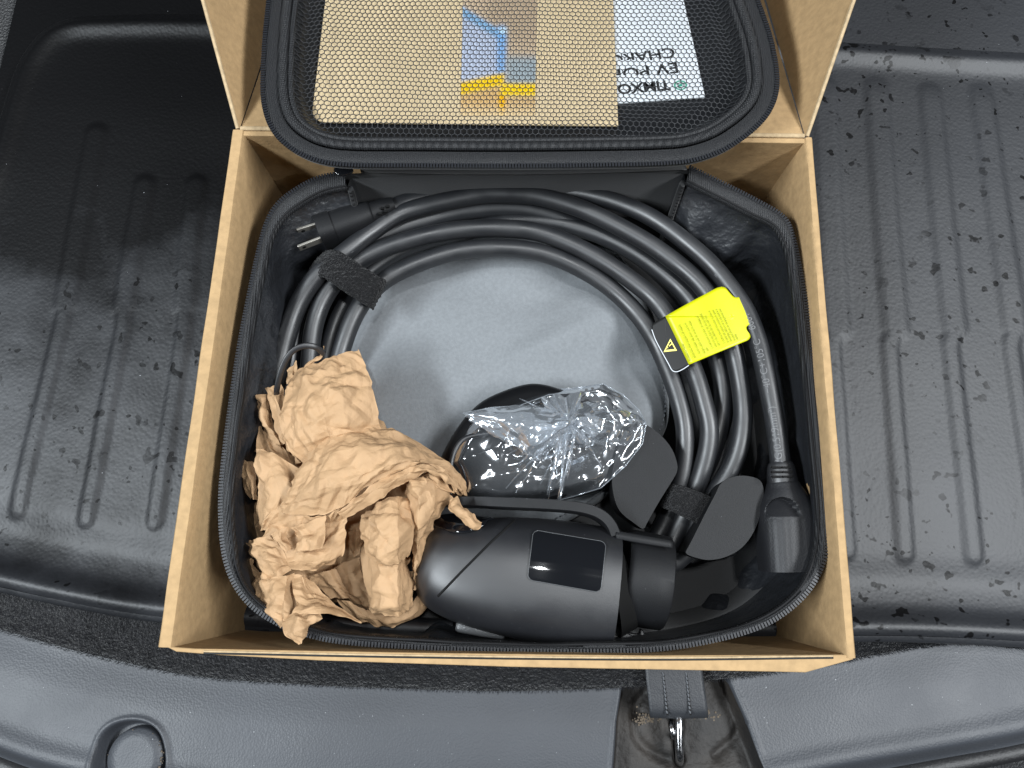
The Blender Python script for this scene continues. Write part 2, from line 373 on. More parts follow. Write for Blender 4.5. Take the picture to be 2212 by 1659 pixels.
# ---- carpet strip showing between liner and sill
carp_front = [(-160, 1322), (0, 1366), (159, 1410), (397, 1462), (640, 1482), (878, 1492), (1100, 1497), (1330, 1490), (1480, 1478), (1640, 1462), (1834, 1430), (1940, 1410), (2040, 1394), (2130, 1394), (2212, 1402), (2400, 1412)]
cf = spline(PA([(u, v, -.004) for u, v in carp_front]), 160)
n = 160; G = []
for k, t in enumerate(np.linspace(0, 1, 14)):
    a = cf.copy(); bck = np.stack([cf[:, 0], np.interp(cf[:, 0], front_w[:, 0], front_w[:, 1])+.03, np.full(n, -.004)], -1)
    q = a*(1-t)+bck*t; q[:, 2] = -.006 - .005*(1-t)**6 + .0008*np.array([mnoise.noise((p[0]*90, p[1]*90, 0)) for p in q]); G.append(q)
G.insert(0, G[0]+np.array([0, .002, -.012]))
mb = MB(); mb.grid(np.array(G), flip=True)
carpet = mb.build('trunk_carpet', CARPET); structure(carpet)
# pile of short fibres
mbh = MB(); vv = []; ff = []
cnt = 0
for _ in range(26000):
    t = random.random(); i = random.random()*(n-1); i0 = int(i); f = i-i0; e = cf[i0]*(1-f)+cf[min(i0+1, n-1)]*f
    if not -.45 < e[0] < .45: continue
    by = np.interp(e[0], front_w[:, 0], front_w[:, 1])+.004
    t = t*t if random.random() < .4 else t
    y = e[1]*(1-t)+by*t
    if y > by: continue
    a = random.random()*6.283; h = random.uniform(.0018, .0036); l = random.uniform(.0004, .0016)
    px, py = math.cos(a)*.00018, math.sin(a)*.00018; dx, dy = l*math.cos(a+1.2), l*math.sin(a+1.2)-.0006
    vv += [(e[0]-px, y-py, -.0075), (e[0]+px, y+py, -.0075), (e[0]+dx, y+dy, -.0065+h)]; ff.append((cnt, cnt+1, cnt+2)); cnt += 3
mbh.add(vv, ff); fib = mbh.build('carpet_fibres', HAIR, smooth=False); fib['kind'] = 'stuff'; fib['label'] = 'short dark carpet pile in front of the box'

# ---- sill trim panel with latch well and bump stop pocket
up_uv = [(u, v-14) for u, v in carp_front]
lo_uv = [(-160, 1590), (0, 1656), (90, 1688), (200, 1714), (400, 1750), (700, 1778), (1100, 1785), (1400, 1768), (1620, 1735), (1800, 1697), (2000, 1662), (2212, 1622), (2400, 1580)]
SZ = -.008
nu_, nt_ = 700, 150
upw = spline(PA([(u, v, SZ) for u, v in up_uv]), nu_); low = spline(PA([(u, v, SZ) for u, v in lo_uv]), nu_)
xs = np.linspace(-.45, .45, nu_)
upy = np.interp(xs, upw[:, 0], upw[:, 1]); lwy = np.interp(xs, low[:, 0], low[:, 1])
tt = np.linspace(0, 1, nt_)
SX = np.repeat(xs[:, None], nt_, 1); SY = upy[:, None]*(1-tt)+lwy[:, None]*tt
wl_, wr_ = (PA([(u, v, SZ) for u, v in e]) for e in ([(1352, 1440), (1345, 1490), (1332, 1560), (1324, 1659), (1314, 1800)], [(1560, 1440), (1580, 1478), (1612, 1560), (1645, 1659), (1692, 1800)]))
i1 = int(np.argmin(abs(xs-wl_[2, 0]))); i2 = int(np.argmin(abs(xs-wr_[2, 0])))
for k in range(nt_):
    xl = np.interp(SY[i1, k], wl_[::-1, 1], wl_[::-1, 0]); xr = np.interp(SY[i2, k], wr_[::-1, 1], wr_[::-1, 0])
    SX[:, k] = np.interp(xs, [xs[0], xs[i1-90], xs[i1], xs[i2], xs[i2+90], xs[-1]], [xs[0], xs[i1-90], xl, xr, xs[i2+90], xs[-1]])
SUP = np.interp(SX, xs, upy); SLO = np.interp(SX, xs, lwy); SY = SUP*(1-tt)+SLO*tt
Dn = SY-SLO                                 # distance to the outer edge
SZZ = SZ - .004*(1-sstep(0, .03, (SUP-SY))) + .0015*sstep(.02, .05, SUP-SY)
SZZ = SZZ + .0035*np.exp(-((Dn-.017)/.008)**2) - .012*(1-sstep(0, .014, Dn))
SZZ += .0005*smooth2(SX, SY, .05, 31)
well = np.vstack([wl_+[0, 0, 0], wr_[::-1]]); well[0, 1] += .1; well[-1, 1] += .1
dw = dist_poly(SX, SY, well, True); inw = inside(SX, SY, well)
sd = np.where(inw, dw, -dw)
SZZ = SZZ - .017*sstep(-.0008, .0034, sd) + .0009*np.exp(-((sd+.002)/.0015)**2)
pock_uv = [(205, 1720), (207, 1650), (214, 1610), (228, 1582), (252, 1564), (285, 1557), (318, 1562), (341, 1578), (353, 1602), (359, 1640), (362, 1720)]
pock = spline(PA([(u, v, SZ) for u, v in pock_uv]), 60)
dp = dist_poly(SX, SY, pock, True); inp = inside(SX, SY, pock); sp = np.where(inp, dp, -dp)
SZZ = SZZ - .013*sstep(-.001, .004, sp) + .0012*np.exp(-((sp+.002)/.0016)**2)
# swaged arcs pressed into the well
for pts in ([(1372, 1545), (1374, 1590), (1400, 1620), (1440, 1640)], [(1600, 1500), (1606, 1545), (1588, 1590), (1545, 1630)], [(1395, 1500), (1378, 1520), (1372, 1545)]):
    c = spline(PA([(u, v, SZ-.017) for u, v in pts]), 24)
    SZZ = SZZ - np.where(inw, .0035*np.exp(-(dist_poly(SX, SY, c)/.0035)**2), 0)
slot = PA([(u, v, SZ-.017) for u, v in [(1440, 1540), (1476, 1540), (1478, 1645), (1468, 1662), (1455, 1655), (1450, 1600)]])
sdl = np.where(inside(SX, SY, slot), dist_poly(SX, SY, slot, True), 0)
SZZ = SZZ - .010*sstep(0, .002, sdl)
GS = np.stack([SX, SY, SZZ], -1)
ci = np.arange(nu_-1)[:, None]; fm = np.broadcast_to((ci >= i1) & (ci < i2), (nu_-1, nt_-1)).ravel()
mbS, mbW = MB(), MB(); idx = np.arange(nu_*nt_).reshape(nu_, nt_)
F = np.stack([idx[:-1, :-1], idx[:-1, 1:], idx[1:, 1:], idx[1:, :-1]], -1).reshape(-1, 4)
def sub(mbx, faces):
    u_, inv = np.unique(faces, return_inverse=True); mbx.add(GS.reshape(-1, 3)[u_], inv.reshape(-1, 4).tolist())
sub(mbS, F[~fm]); sub(mbW, F[fm])
sill = thing('sill_trim', (0, float(upy.mean()), SZ), 'grained grey plastic sill trim along the bottom of the picture', 'sill trim')
mbS.build('trim_panel', SILL, sill); o = mbW.build('latch_well', RECESS, sill); o['label'] = 'dirty dark hollow round the latch loop'
# rubber bump pad in the pocket
c = P(294, 1624, SZ-.0035); mb = MB(); a = np.linspace(0, 2*math.pi, 40, endpoint=False); rr = 61*mpp(285, 1622, SZ)
rings = [np.stack([c[0]+rr*s*np.cos(a)*1.02, c[1]-.004+rr*s*np.sin(a)*1.0, np.full(40, c[2]+z)], -1) for s, z in ((1.03, -.01), (1, -.002), (.95, .0005), (.6, .0008), (.2, .0006))]
mb.grid(np.array(rings), closed_v=True, flip=True); mb.cap(rings[-1], flip=True); mb.build('bump_pad', SILL, sill)
mb = MB()
for k in range(160):
    t = random.random(); ang = math.radians(random.gauss(-90 if k % 3 else -30, 34)); r_ = rr*random.uniform(.93, 1.05); q = (c[0]+r_*math.cos(ang), c[1]-.004+r_*math.sin(ang), c[2]+.0012)
    s_ = random.uniform(.0004, .0011); mb.box(q, (s_, 0, 0), (0, s_, 0), (0, 0, s_))
for k in range(110):
    u, v = (random.gauss(1395, 14), random.gauss(1553, 7)) if k < 70 else (random.gauss(1520, 22), random.gauss(1545, 7))
    q = P(u, v, SZ-.0165); s_ = random.uniform(.0005, .0014); mb.box(q, (s_, 0, 0), (0, s_, 0), (0, 0, s_*.6))
o = mb.build('dust_grains', DUST, sill, smooth=False); o['kind'] = 'stuff'
# outer rubber weatherstrip and dark bodywork below the sill edge
ws = np.stack([xs, lwy-.004, np.full(nu_, SZ-.014)], -1)[::4]
mb = MB(); mb.tube(ws, .0065, 10); tag(mb.build('rubber_seal', SEAL, recenter=False), 'black rubber weatherstrip along the outer edge of the grey sill', 'seal')

# ---- latch loop
mb = MB(); pth = spline(PA([(1449, 1542, -.020), (1449, 1560, -.012), (1451, 1575, -.008), (1456, 1590, -.010), (1458, 1592, -.022)]), 24); mb.tube(pth, .0022, 10)
pth = spline(PA([(1466, 1530, -.024), (1466, 1545, -.010), (1467, 1565, -.0065), (1467, 1600, -.0065), (1468, 1632, -.009), (1468, 1645, -.02)]), 40); mb.tube(pth, .0030, 12)
tag(mb.build('latch_striker', METAL, auto=60), 'shiny steel latch loop in the dirty hollow below the grey strap', 'latch')

# ---- pull strap
strap = thing('pull_strap', tuple(P(1460, 1500, -.004)), 'grey leatherette pull strap with two stitched lines below the box front', 'strap')
rows = [[P(u, v, z) for u, v in ((ul, v), ((ul+ur)/2, v+2), (ur, v))] for ul, ur, v, z in ((1392, 1512, 1380, .002), (1393, 1516, 1440, .001), (1398, 1522, 1490, .0), (1402, 1527, 1525, -.001), (1403, 1529, 1540, -.003), (1404, 1529, 1547, -.0075), (1404, 1528, 1540, -.011), (1402, 1524, 1500, -.011))]
GSt = patch(rows, 60, 16); mb = MB(); mb.grid(GSt); mb.build('strap_body', STRAPM, strap, solid=.0022)
for cu in (1432, 1482):
    mb = MB(); mk = MB()
    for k in range(11):
        v = 1452+k*9.2; 
        if v > 1540: break
        du = (v-1452)*.10
        a_ = P(cu+du-1, v, .0022-.00003*k*3); b_ = P(cu+du+1.2, v+7.2, .0019-.00003*k*3)
        mb.tube(np.array([a_, (a_+b_)/2+[0, 0, .0004], b_]), .00045, 6)
        mk.box(P(cu+du+1.6, v+8.2, .0014), (.0012, 0, 0), (0, .0010, 0), (0, 0, .0008))
    s_ = mb.build('stitching', THREAD, strap); mk.build('stitch_holes', DARKGAP, s_, smooth=False)

# ================================================================== cardboard box
FL, FR, BR, BL = (P(338, 1398, RZ), P(1852, 1422, RZ), P(1757, 297, RZ), P(500, 280, RZ))
FLOOR = .004
box = thing('cardboard_box', (0, 0, FLOOR), 'open brown corrugated cardboard box with folded lid in a car boot', 'box')
def wall_prof(a, b, inn, th, ch=.0012):
    """rolled-over double wall from a to b; inn = unit vector towards the inside"""
    top, inn = RZ, np.asarray(inn)
    pr = [(0, FLOOR), (0, top-.002), (ch, top), (th*.5, top+.0003), (th-ch, top-.0002), (th, top-.002), (th+.0004, top-.03), (th, FLOOR)]
    nseg = 60; G = []
    for d, z in pr:
        row = []
        for t in np.linspace(0, 1, nseg):
            p = a*(1-t)+b*t; wob = .0006*mnoise.noise((t*9, d*200, z*30)); q = p+inn*(d+wob); q = np.array([q[0], q[1], z]); row.append(q)
        G.append(row)
    G = np.array(G); mb = MB(); mb.grid(G, flip=False)
    mb.add(G[:, 0], [tuple(range(len(pr)))]); mb.add(G[:, -1], [tuple(range(len(pr)))[::-1]])
    return mb
TH = .0085
mb = wall_prof(FL, BL, np.array([1, 0, 0]), .0088); mb.build('side_wall', CARD, box, auto=40)
mb = wall_prof(FR, BR, np.array([-1, 0, 0]), .0062); mb.build('side_wall', CARD, box, auto=40)
# front wall: outline of its rim, extruded down to the box floor
fo = PA([(u, v, RZ-.001) for u, v in [(356, 1396), (420, 1401), (900, 1410), (1400, 1416), (1835, 1414), (1846, 1424), (1741, 1453), (1660, 1451), (1110, 1441), (690, 1427), (470, 1415), (380, 1408)]])
inner_e, outer_e = fo[:5], fo[5:][::-1]
mb = MB(); mb.prism(fo - [0, 0, RZ-.001-FLOOR], (0, 0, RZ-.001-FLOOR)); mb.build('front_wall', CARD, box, smooth=False, bevel=.0008)
for k, (dv, zz) in enumerate(((5, .0002), (9, .0003))):      # raw edges of the tucked front panel
    e0 = spline(PA([(u, v+dv, RZ-.001) for u, v in [(440, 1402), (900, 1411), (1400, 1416), (1800, 1412)]]), 80)
    mb = MB(); mb.tube(e0, .00055, 6, flat=.6); mb.build('panel_edge', (INK if k else CARDEDGE), box)
# back wall and floor
mb = MB(); bi = np.array([0, -1, 0])
b0, b1 = BL+[TH*.6, 0, 0], BR-[TH*.6, 0, 0]
mb.prism([[*(b0)[:2], FLOOR], [*(b1)[:2], FLOOR], [*(b1+bi*.0035)[:2], FLOOR], [*(b0+bi*.0035)[:2], FLOOR]], (0, 0, RZ-FLOOR-.001)); mb.build('back_wall', CARD, box, smooth=False, bevel=.0006)
mb = MB(); mb.prism([[*q[:2], .0015] for q in (FL+[.003, .003, 0], FR+[-.003, .003, 0], BR+[-.003, -.004, 0], BL+[.003, -.004, 0])], (0, 0, .004)); mb.build('bottom', CARD, box, smooth=False)
# lid: falls back beyond the hinge
LID_T = math.radians(17)
lid_dir = np.array([0, math.cos(LID_T), -math.sin(LID_T)])
h0, h1 = b0+[0.0005, .0005, 0], b1-[.0005, -.0005, 0]
nn = np.array([0, math.sin(LID_T), math.cos(LID_T)])
mb = MB(); L_ = .30
mb.prism([h0-nn*.003, h1-nn*.003, h1+lid_dir*L_-nn*.003-[.002, 0, 0], h0+lid_dir*L_-nn*.003+[.002, 0, 0]], nn*.003)
lid = mb.build('lid', CARD, box, smooth=False, bevel=.0006)
mb = MB(); mb.tube(np.linspace(h0+[0, .001, -.0005], h1+[0, .001, -.0005], 40), .0016, 8, flat=.6); mb.build('hinge_crease', CARDEDGE, lid)
def solve_out(u1, v1, u0, v0, y, z):
    """x at given y, z so that the flap edge runs along the plan line (u0,v0)-(u1,v1)"""
    lo, hi = -.5, .5
    def side(x):
        d = np.array([x, y, z])-CAM; q = (CU+F_PX*(d@B_R)/(d@B_F), CV-F_PX*(d@B_U)/(d@B_F))
        t = (q[1]-v0)/(v1-v0); return q[0]-(u0+(u1-u0)*t)
    for _ in range(50):
        mid = (lo+hi)/2
        if side(mid) > 0: hi = mid
        else: lo = mid
    return (lo+hi)/2
for h, (u0, v0, u1, v1) in ((h0, (524, 270, 443, 0)), (h1, (1736, 294, 1834, 16))):
    base = [h+lid_dir*s for s in (0, .08, .16, .24)]
    outp = []
    for s in (.08, .16, .24):
        q = h+lid_dir*s*.98; z = RZ + .36*s*(1-s*.9); outp.append(np.array([solve_out(u1, v1, u0, v0, q[1], z), q[1], z]))
    poly = [base[0], *outp, base[3]]; off = np.array([(-1 if h is h0 else 1)*.0028, 0, .0006])
    mb = MB(); mb.prism(poly, off); fl = mb.build('lid_flap', CARD, lid, smooth=False, bevel=.0004)
    e = np.array([base[0], *outp])+off*.5
    mb = MB(); mb.tube(resample(e, 40), .0013, 6); mb.build('cut_edge', CARDEDGE, lid)

# ================================================================== carry case
case = thing('carry_case', (0, 0, .006), 'open black zippered carry case filling the cardboard box', 'case')
ZC = .099
zip_uv = [(745, 372), (690, 383), (640, 408), (600, 440), (575, 482), (556, 550), (536, 645), (516, 750), (498, 870), (484, 980), (476, 1080), (481, 1180), (501, 1252), (541, 1308), (602, 1349), (680, 1377),
          (760, 1390), (880, 1398), (1000, 1404), (1200, 1409), (1400, 1405), (1540, 1385), (1655, 1349), (1735, 1290), (1777, 1220), (1790, 1140), (1786, 1050), (1776, 950), (1762, 820), (1746, 690), (1730, 590), (1713, 510), (1692, 468), (1640, 436), (1562, 396), (1490, 361)]
zo = spline(PA([(u, v, ZC) for u, v in zip_uv]), 420)             # open run of the zipper
back = np.linspace(zo[-1], zo[0], 90)[1:-1]
back = back + np.stack([np.zeros(88), .003*np.sin(np.linspace(0, math.pi, 88)), np.zeros(88)], -1)
ring = np.vstack([zo, back]); NR = len(ring); isback = np.arange(NR) >= len(zo)
def inset(r, d):
    t = np.roll(r, -2, 0)-np.roll(r, 2, 0); nrm = np.stack([-t[:, 1], t[:, 0], np.zeros(len(r))], -1); nrm /= np.linalg.norm(nrm, axis=1)[:, None]
    ker = 9; nrm = sum(np.roll(nrm, k, 0) for k in range(-ker, ker+1)); nrm /= np.linalg.norm(nrm, axis=1)[:, None]
    if ((r.mean(0)-r)*nrm)[:, :2].sum() < 0: nrm = -nrm
    d = np.broadcast_to(d, (len(r),))
    return r+nrm*d[:, None], nrm
def lvl(r, z): r = r.copy(); r[:, 2] = z; return r
# outer shell
mb = MB(); rings = [lvl(inset(ring, d)[0], z) for d, z in ((.0005, ZC-.001), (-.0005, ZC-.008), (.001, .06), (.004, .025), (.012, .010))]
mb.grid(np.array(rings), closed_v=True); mb.cap(rings[-1]); mb.build('outer_shell', FABRIC, case)
# zipper tape: slanting band just inside the teeth
wv = np.array([mnoise.noise((p[0]*35, p[1]*35, 2)) for p in ring])
cornr = sstep(.085, .125, ring[:, 1])                      # wider where the back corners fold in
frontr = sstep(-.105, -.135, ring[:, 1])
tapw = np.where(isback, .004, .0068 + .0008*wv + .0048*cornr - .0022*frontr)
tw = .0015*wv
mb = MB(); rr_ = [lvl(inset(ring, d)[0], 0) for d in (0, .003)] + [lvl(inset(ring, tapw*k)[0], 0) for k in (.5, .85, 1)]
for q, z in zip(rr_, (ZC, ZC+.0008, ZC+.0005+tw, ZC-.0012+tw, ZC-.003+tw)): q[:, 2] = z
Gt = np.array(rr_)[:, :len(zo)]
mb.grid(Gt, flip=True); mb.build('zipper_tape', TAPE, case, solid=.0012)
sm = MB(); sm.tube(Gt[3][::1]+[0, 0, .0011], .0007, 6); sm.build('tape_seam', THREADK, case)
# teeth
def teeth(path, up, pitch, name, parent, hgt=.0013):
    L = np.linalg.norm(np.diff(path, axis=0), axis=1).sum(); n = int(L/pitch); p = resample(path, n); T = np.gradient(p, axis=0); T /= np.linalg.norm(T, axis=1)[:, None]
    S = np.cross(T, up); mb = MB()
    for i in range(n):
        c_ = p[i]+np.asarray(up)*hgt*.3
        mb.box(c_, T[i]*pitch*.62, S[i]*.0028, np.asarray(up)*hgt)
    o = mb.build(name, TEETH, parent, smooth=False, bevel=0); o['kind'] = 'stuff'; return o
teeth(inset(zo, -.0004)[0] if False else rings[0][:len(zo)]+[0, 0, .0012], (0, 0, 1), .00185, 'zipper_teeth', case)
# wrinkled inner lining
ang = np.cumsum(np.r_[0, np.linalg.norm(np.diff(ring, axis=0), axis=1)])
G = []
for k, t in enumerate(np.linspace(0, 1, 34)):
    z = (ZC-.003)*(1-t)+.013*t + np.where(isback, 0, tw)*(1-t)
    wr = -.0022 + 1.5*(.0032*smooth2(ang, np.full(NR, t*.05), .016, 5)+.0026*smooth2(ang+t*.02, np.full(NR, t*.09), .036, 8) + .0014*facet(ang, np.full(NR, t*.07), .011, 9))*math.sin(min(t*1.6, 1)*math.pi*.5 if t < .9 else 1.2)*np.where(isback, .25, 1)
    d = tapw + .0012*sstep(0, .12, t) - .004*math.sin(math.pi*t) + .006*sstep(.85, 1, t) + wr + sstep(0, .45, t)*(cornr*np.where(isback, 0, np.where(ring[:, 0] > 0, .019, .016)) + .011*sstep(-.07, -.01, ring[:, 1])*(ring[:, 0] < 0)*(~isback))
    d = np.maximum(d, .0032); G.append(lvl(inset(ring, d)[0], 0)); G[-1][:, 2] = z
G = np.array(G)
mb = MB(); mb.grid(G[:, :len(zo)+1], flip=True); lin = mb.build('side_lining', LINING, case)
mb = MB(); mb.grid(np.concatenate([G[:, len(zo)-1:], G[:, :1]], 1), flip=True); mb.build('back_panel', NEOPRENE, case)
mb = MB(); mb.cap(G[-1]); mb.build('case_floor', FABRIC, case)
for j in (len(zo)-1, 0, ):                                        # bound corner seams
    mb = MB(); q = G[:22, j]+[(.002 if j == 0 else -.002), -.0012, 0]; mb.tube(q, .0022, 8); s_ = mb.build('corner_binding', FABRIC, case)
    mb = MB()
    for i in range(1, 20):
        mb.box(q[i]+[0, -.002, .001], (.0012, 0, 0), (0, .0012, 0), (0, 0, .0014))
    mb.build('binding_stitches', THREADK, s_, smooth=False)
# zipper pull at the end of the run
mb = MB(); pl = spline(PA([(722, 372, .106), (728, 362, .107), (745, 359, .107), (760, 364, .107), (764, 372, .107), (752, 380, .106), (732, 381, .106)]), 30, True)
mb.prism(pl, (0, 0, .0022)); mb.build('zipper_pull', GLOSSB, case, bevel=.0006)

# ---- case lid, opened flat behind the box
lid_uv = [(600, -150), (590, -60), (583, 0), (574, 90), (570, 190), (577, 245), (597, 288), (636, 323), (690, 346), (760, 355), (900, 356), (1100, 357), (1300, 355), (1430, 352), (1500, 344), (1570, 318), (1635, 270), (1668, 222), (1676, 165), (1662, 83), (1634, 0), (1615, -60), (1600, -150)]
def zl(v): return .132 - .006*np.clip((350-v)/500, 0, 1)
lo_ = spline(PA([(u, v, zl(v)) for u, v in lid_uv]), 300)
closing = np.linspace(lo_[-1], lo_[0], 60)[1:-1]
lring = np.vstack([lo_, closing])
def bowl(d):   # depth of the lid below its rim at distance d from the edge
    return np.interp(d, [0, .004, .009, .0125, .0145, .017, .0195, .024, .030, .040, .06], [0, .0006, .0002, .0022, .0022, .0004, -.003, -.0095, -.0135, -.0155, -.016])
caselid = thing('case_lid', tuple(P(1110, 350, .12)), 'opened black case lid with net pocket', 'case lid') if False else None
mb = MB(); rr2 = []
for d in (0, .002, .004, .0065, .009):
    q = inset(lring, d)[0]; q[:, 2] += bowl(d); rr2.append(q)
mb.grid(np.array(rr2), closed_v=True, flip=True); mb.build('lid_zipper_tape', TAPE, case)
mb = MB(); rr3 = []
for d in (.0165, .0185, .021, .024, .027, .030, .035, .042, .055):
    q = inset(lring, d)[0]; q[:, 2] += bowl(d); rr3.append(q)
mb.grid(np.array(rr3), closed_v=True, flip=True); mb.cap(rr3[-1], flip=True); lid_shell = mb.build('lid_shell', LEATHERETTE, case)
mb = MB(); rr4 = []
for d, dz in ((0, -.0006), (-.0008, -.004), (.004, -.012), (.014, -.0185), (.03, -.0192)):
    q = inset(lring, d)[0]; q[:, 2] += dz; rr4.append(q)
mb.grid(np.array(rr4), closed_v=True); mb.build('lid_outer_shell', FABRIC, case)
teeth(inset(lring, -.0006)[0][:300], (0, 0, 1), .00185, 'lid_zipper_teeth', case)
# ribbed binding tape round the net
bp = inset(lring, .0125)[0]; bp[:, 2] += .0014; bp = resample(bp[:300], 1500)
mb = MB(); rad = .0030*(1+.07*np.sign(np.sin(np.arange(1500)*math.pi/2+.1))); mb.tube(bp, rad, 10, flat=.75); mb.build('net_binding', TAPE, case, auto=30)
bp2 = inset(lring, .0172)[0]; bp2[:, 2] += .0002; bp2 = resample(bp2[:300], 1300)
mb = MB(); mb.tube(bp2, .0019*(1+.07*np.sign(np.sin(np.arange(1300)*math.pi/2+.1))), 8, flat=.8); mb.build('net_binding_inner', TAPE, case, auto=30)
# hinge fabric from lid to body
G = patch([[P(u, v, .117) for u, v in ((772, 349), (1000, 352), (1250, 352), (1478, 346))], [P(u, v, .108) for u, v in ((776, 358), (1000, 362), (1250, 362), (1480, 356))], [P(u, v, .098) for u, v in ((780, 372), (1000, 376), (1250, 374), (1484, 366))]], 12, 60)
mb = MB(); mb.grid(G); mb.build('hinge_fabric', NEOPRENE, case, solid=.001)
# net: hexagonal lattice of thin thread hugging the lid
pit = .0037; zed = {}; verts = []; edges = set()
xa, xb, ya, yb = lring[:, 0].min()+.018, lring[:, 0].max()-.018, lring[:, 1].min()+.016, min(lring[:, 1].max()-.02, lring[:, 1].min()+.215)
rowh = pit*math.sqrt(3)/2; R_ = pit/math.sqrt(3)
def key(x, y): return (round(x*2e5/3), round(y*2e5/3))
row = 0; y = ya-rowh
def vid(x, y):
    k = key(x, y)
    if k not in zed: zed[k] = len(verts); verts.append((x, y))
    return zed[k]
while y < yb:
    x = xa-pit+(pit/2 if row % 2 else 0)
    while x < xb+pit:
        hx = [vid(x+R_*math.sin(math.pi/3*k), y+R_*math.cos(math.pi/3*k)) for k in range(6)]
        for k in range(6): edges.add((min(hx[k], hx[(k+1) % 6]), max(hx[k], hx[(k+1) % 6])))
        x += pit
    y += rowh; row += 1
V = np.array(verts); V0 = V.copy()
V = V + np.stack([.0012*smooth2(V0[:, 0], V0[:, 1], .045, 41)+.0003*smooth2(V0[:, 0], V0[:, 1], .012, 43), .0014*smooth2(V0[:, 0], V0[:, 1], .05, 47)+.0003*smooth2(V0[:, 0], V0[:, 1], .012, 44)], -1)
dv = dist_poly(V[:, 0], V[:, 1], resample(lring, 160, True), True); inn_ = inside(V[:, 0], V[:, 1], lring)
zr = np.interp(V[:, 1], [lring[:, 1].min(), lring[:, 1].max()], [zl(350), zl(-150)])
zn = zr+bowl(dv)+.0014+.0085*sstep(.020, .034, dv) + .0003*smooth2(V[:, 0], V[:, 1], .02, 3)
okv = inn_ & (dv > .0172)
mb = MB(); a = np.array([(math.cos(t), math.sin(t)) for t in (math.pi/2, math.pi*7/6, math.pi*11/6)])*.00036
P3 = np.column_stack([V, zn]); vl = []; fl_ = []; c_ = 0
for i, j in edges:
    if not (okv[i] and okv[j]): continue
    d = P3[j]-P3[i]; L = np.linalg.norm(d); d /= L; s_ = np.cross(d, (0, 0, 1)); s_ /= np.linalg.norm(s_); u_ = np.cross(s_, d)
    o3 = [s_*q[0]+u_*q[1] for q in a]
    vl += [P3[i]+q for q in o3]+[P3[j]+q for q in o3]; fl_ += [(c_, c_+1, c_+4, c_+3), (c_+1, c_+2, c_+5, c_+4), (c_+2, c_, c_+3, c_+5)]; c_ += 6
mb.add(vl, fl_); net = mb.build('net_pocket', NETM, case); net['kind'] = 'stuff'

# ---- printed papers behind the net
def zpap(v): return zl(v)-.0145
def sheet(name, uv, m, dz, n=1, th=.0006, label=None, cat='leaflet'):
    p = PA([(u, v, zpap(v)+dz) for u, v in uv]); mb = MB(); mb.prism(p, (0, 0, th)); o = mb.build(name, m, smooth=False, recenter=True)
    if label: tag(o, label, cat)
    return o
def txt_mesh(body, size, to_world, name, m, parent, bold=0., thick=None, align='LEFT', space=1.0):
    cu = bpy.data.curves.new('tmp', 'FONT'); cu.body = body; cu.size = size; cu.align_x = align; cu.offset = bold; cu.resolution_u = 3; cu.space_character = space
    ob = bpy.data.objects.new('tmp', cu); COL.objects.link(ob); dg = bpy.context.evaluated_depsgraph_get()
    me = bpy.data.meshes.new_from_object(ob.evaluated_get(dg)); bpy.data.objects.remove(ob)
    me.name = name
    co = np.zeros(len(me.vertices)*3); me.vertices.foreach_get('co', co); co = co.reshape(-1, 3)
    co = np.array([to_world(x, y) for x, y, _ in co]) if len(co) else co
    me.vertices.foreach_set('co', co.ravel()); me.update(); me.materials.clear(); me.materials.append(m)
    o = bpy.data.objects.new(name, me); COL.objects.link(o)
    if parent is not None: adopt(o, parent)
    return o
wl_uv = [(1240, -60), (1460, -68), (1475, 0), (1500, 110), (1522, 212), (1330, 226), (1230, 232)]
bk = thing('instruction_booklet', tuple(P(1400, 100, zpap(100))), 'white booklet with black and green upside-down lettering behind the net pocket', 'booklet')
p = PA([(u, v, zpap(v)+.0006) for u, v in wl_uv]); mb = MB(); mb.prism(p, (0, 0, .0012)); mb.build('cover', WHITE, bk, smooth=False)
def on_book(ou, ov, du, dv, uu, uv_):
    return lambda x, y: P(ou+x*du+y*uu, ov+x*dv+y*uv_, zpap(ov)+.0022)
# lettering reads from right to left because the booklet lies upside down
txt_mesh('EV POR', 1., on_book(1464, 134, -45, 5.4, 7.5, 33), 'lettering', INK, bk, bold=.012)
txt_mesh('CHARG', 1., on_book(1456, 102, -41, 5.4, 7, 31), 'lettering', INK, bk, bold=.012)
txt_mesh('TIMXO', 1., on_book(1446, 173, -38, 3.4, 5, 30), 'lettering', INK, bk, bold=.022, space=.92)
def ringmesh(cu, cv, a, b, w_, name, m, parent, z, t0=0, t1=2*math.pi):
    t = np.linspace(t0, t1, 40); mb = MB()
    mb.grid(np.array([[P(cu+a*k*math.cos(q), cv+b*k*math.sin(q), z) for q in t] for k in (1, 1-w_)])); return mb.build(name, m, parent)
ringmesh(1470, 184, 14, 10.5, .22, 'logo', GREEN, bk, zpap(180)+.0022)
ringmesh(1470, 184, 8.5, 6, .3, 'logo', GREEN, bk, zpap(180)+.0022, .3, 2.6); ringmesh(1470, 184, 8.5, 6, .3, 'logo', GREEN, bk, zpap(180)+.0022, 3.4, 5.8)
ringmesh(1470, 184, 4, 2.6, .9, 'logo', GREEN, bk, zpap(180)+.0022)
lf = thing('brown_leaflet', tuple(P(1000, 120, zpap(100))), 'tan printed leaflet with a small blurred picture behind the net pocket', 'leaflet')
br_uv = [(712, -70), (704, 0), (690, 120), (676, 240), (678, 254), (690, 264), (706, 266), (1000, 270), (1335, 274), (1330, 140), (1324, 0), (1320, -75)]
p = PA([(u, v, zpap(v)+.0026) for u, v in br_uv]); mb = MB(); mb.prism(p, (0, 0, .0010)); mb.build('sheet', BROWNPR, lf, smooth=False)
nu5, nv5 = 70, 110
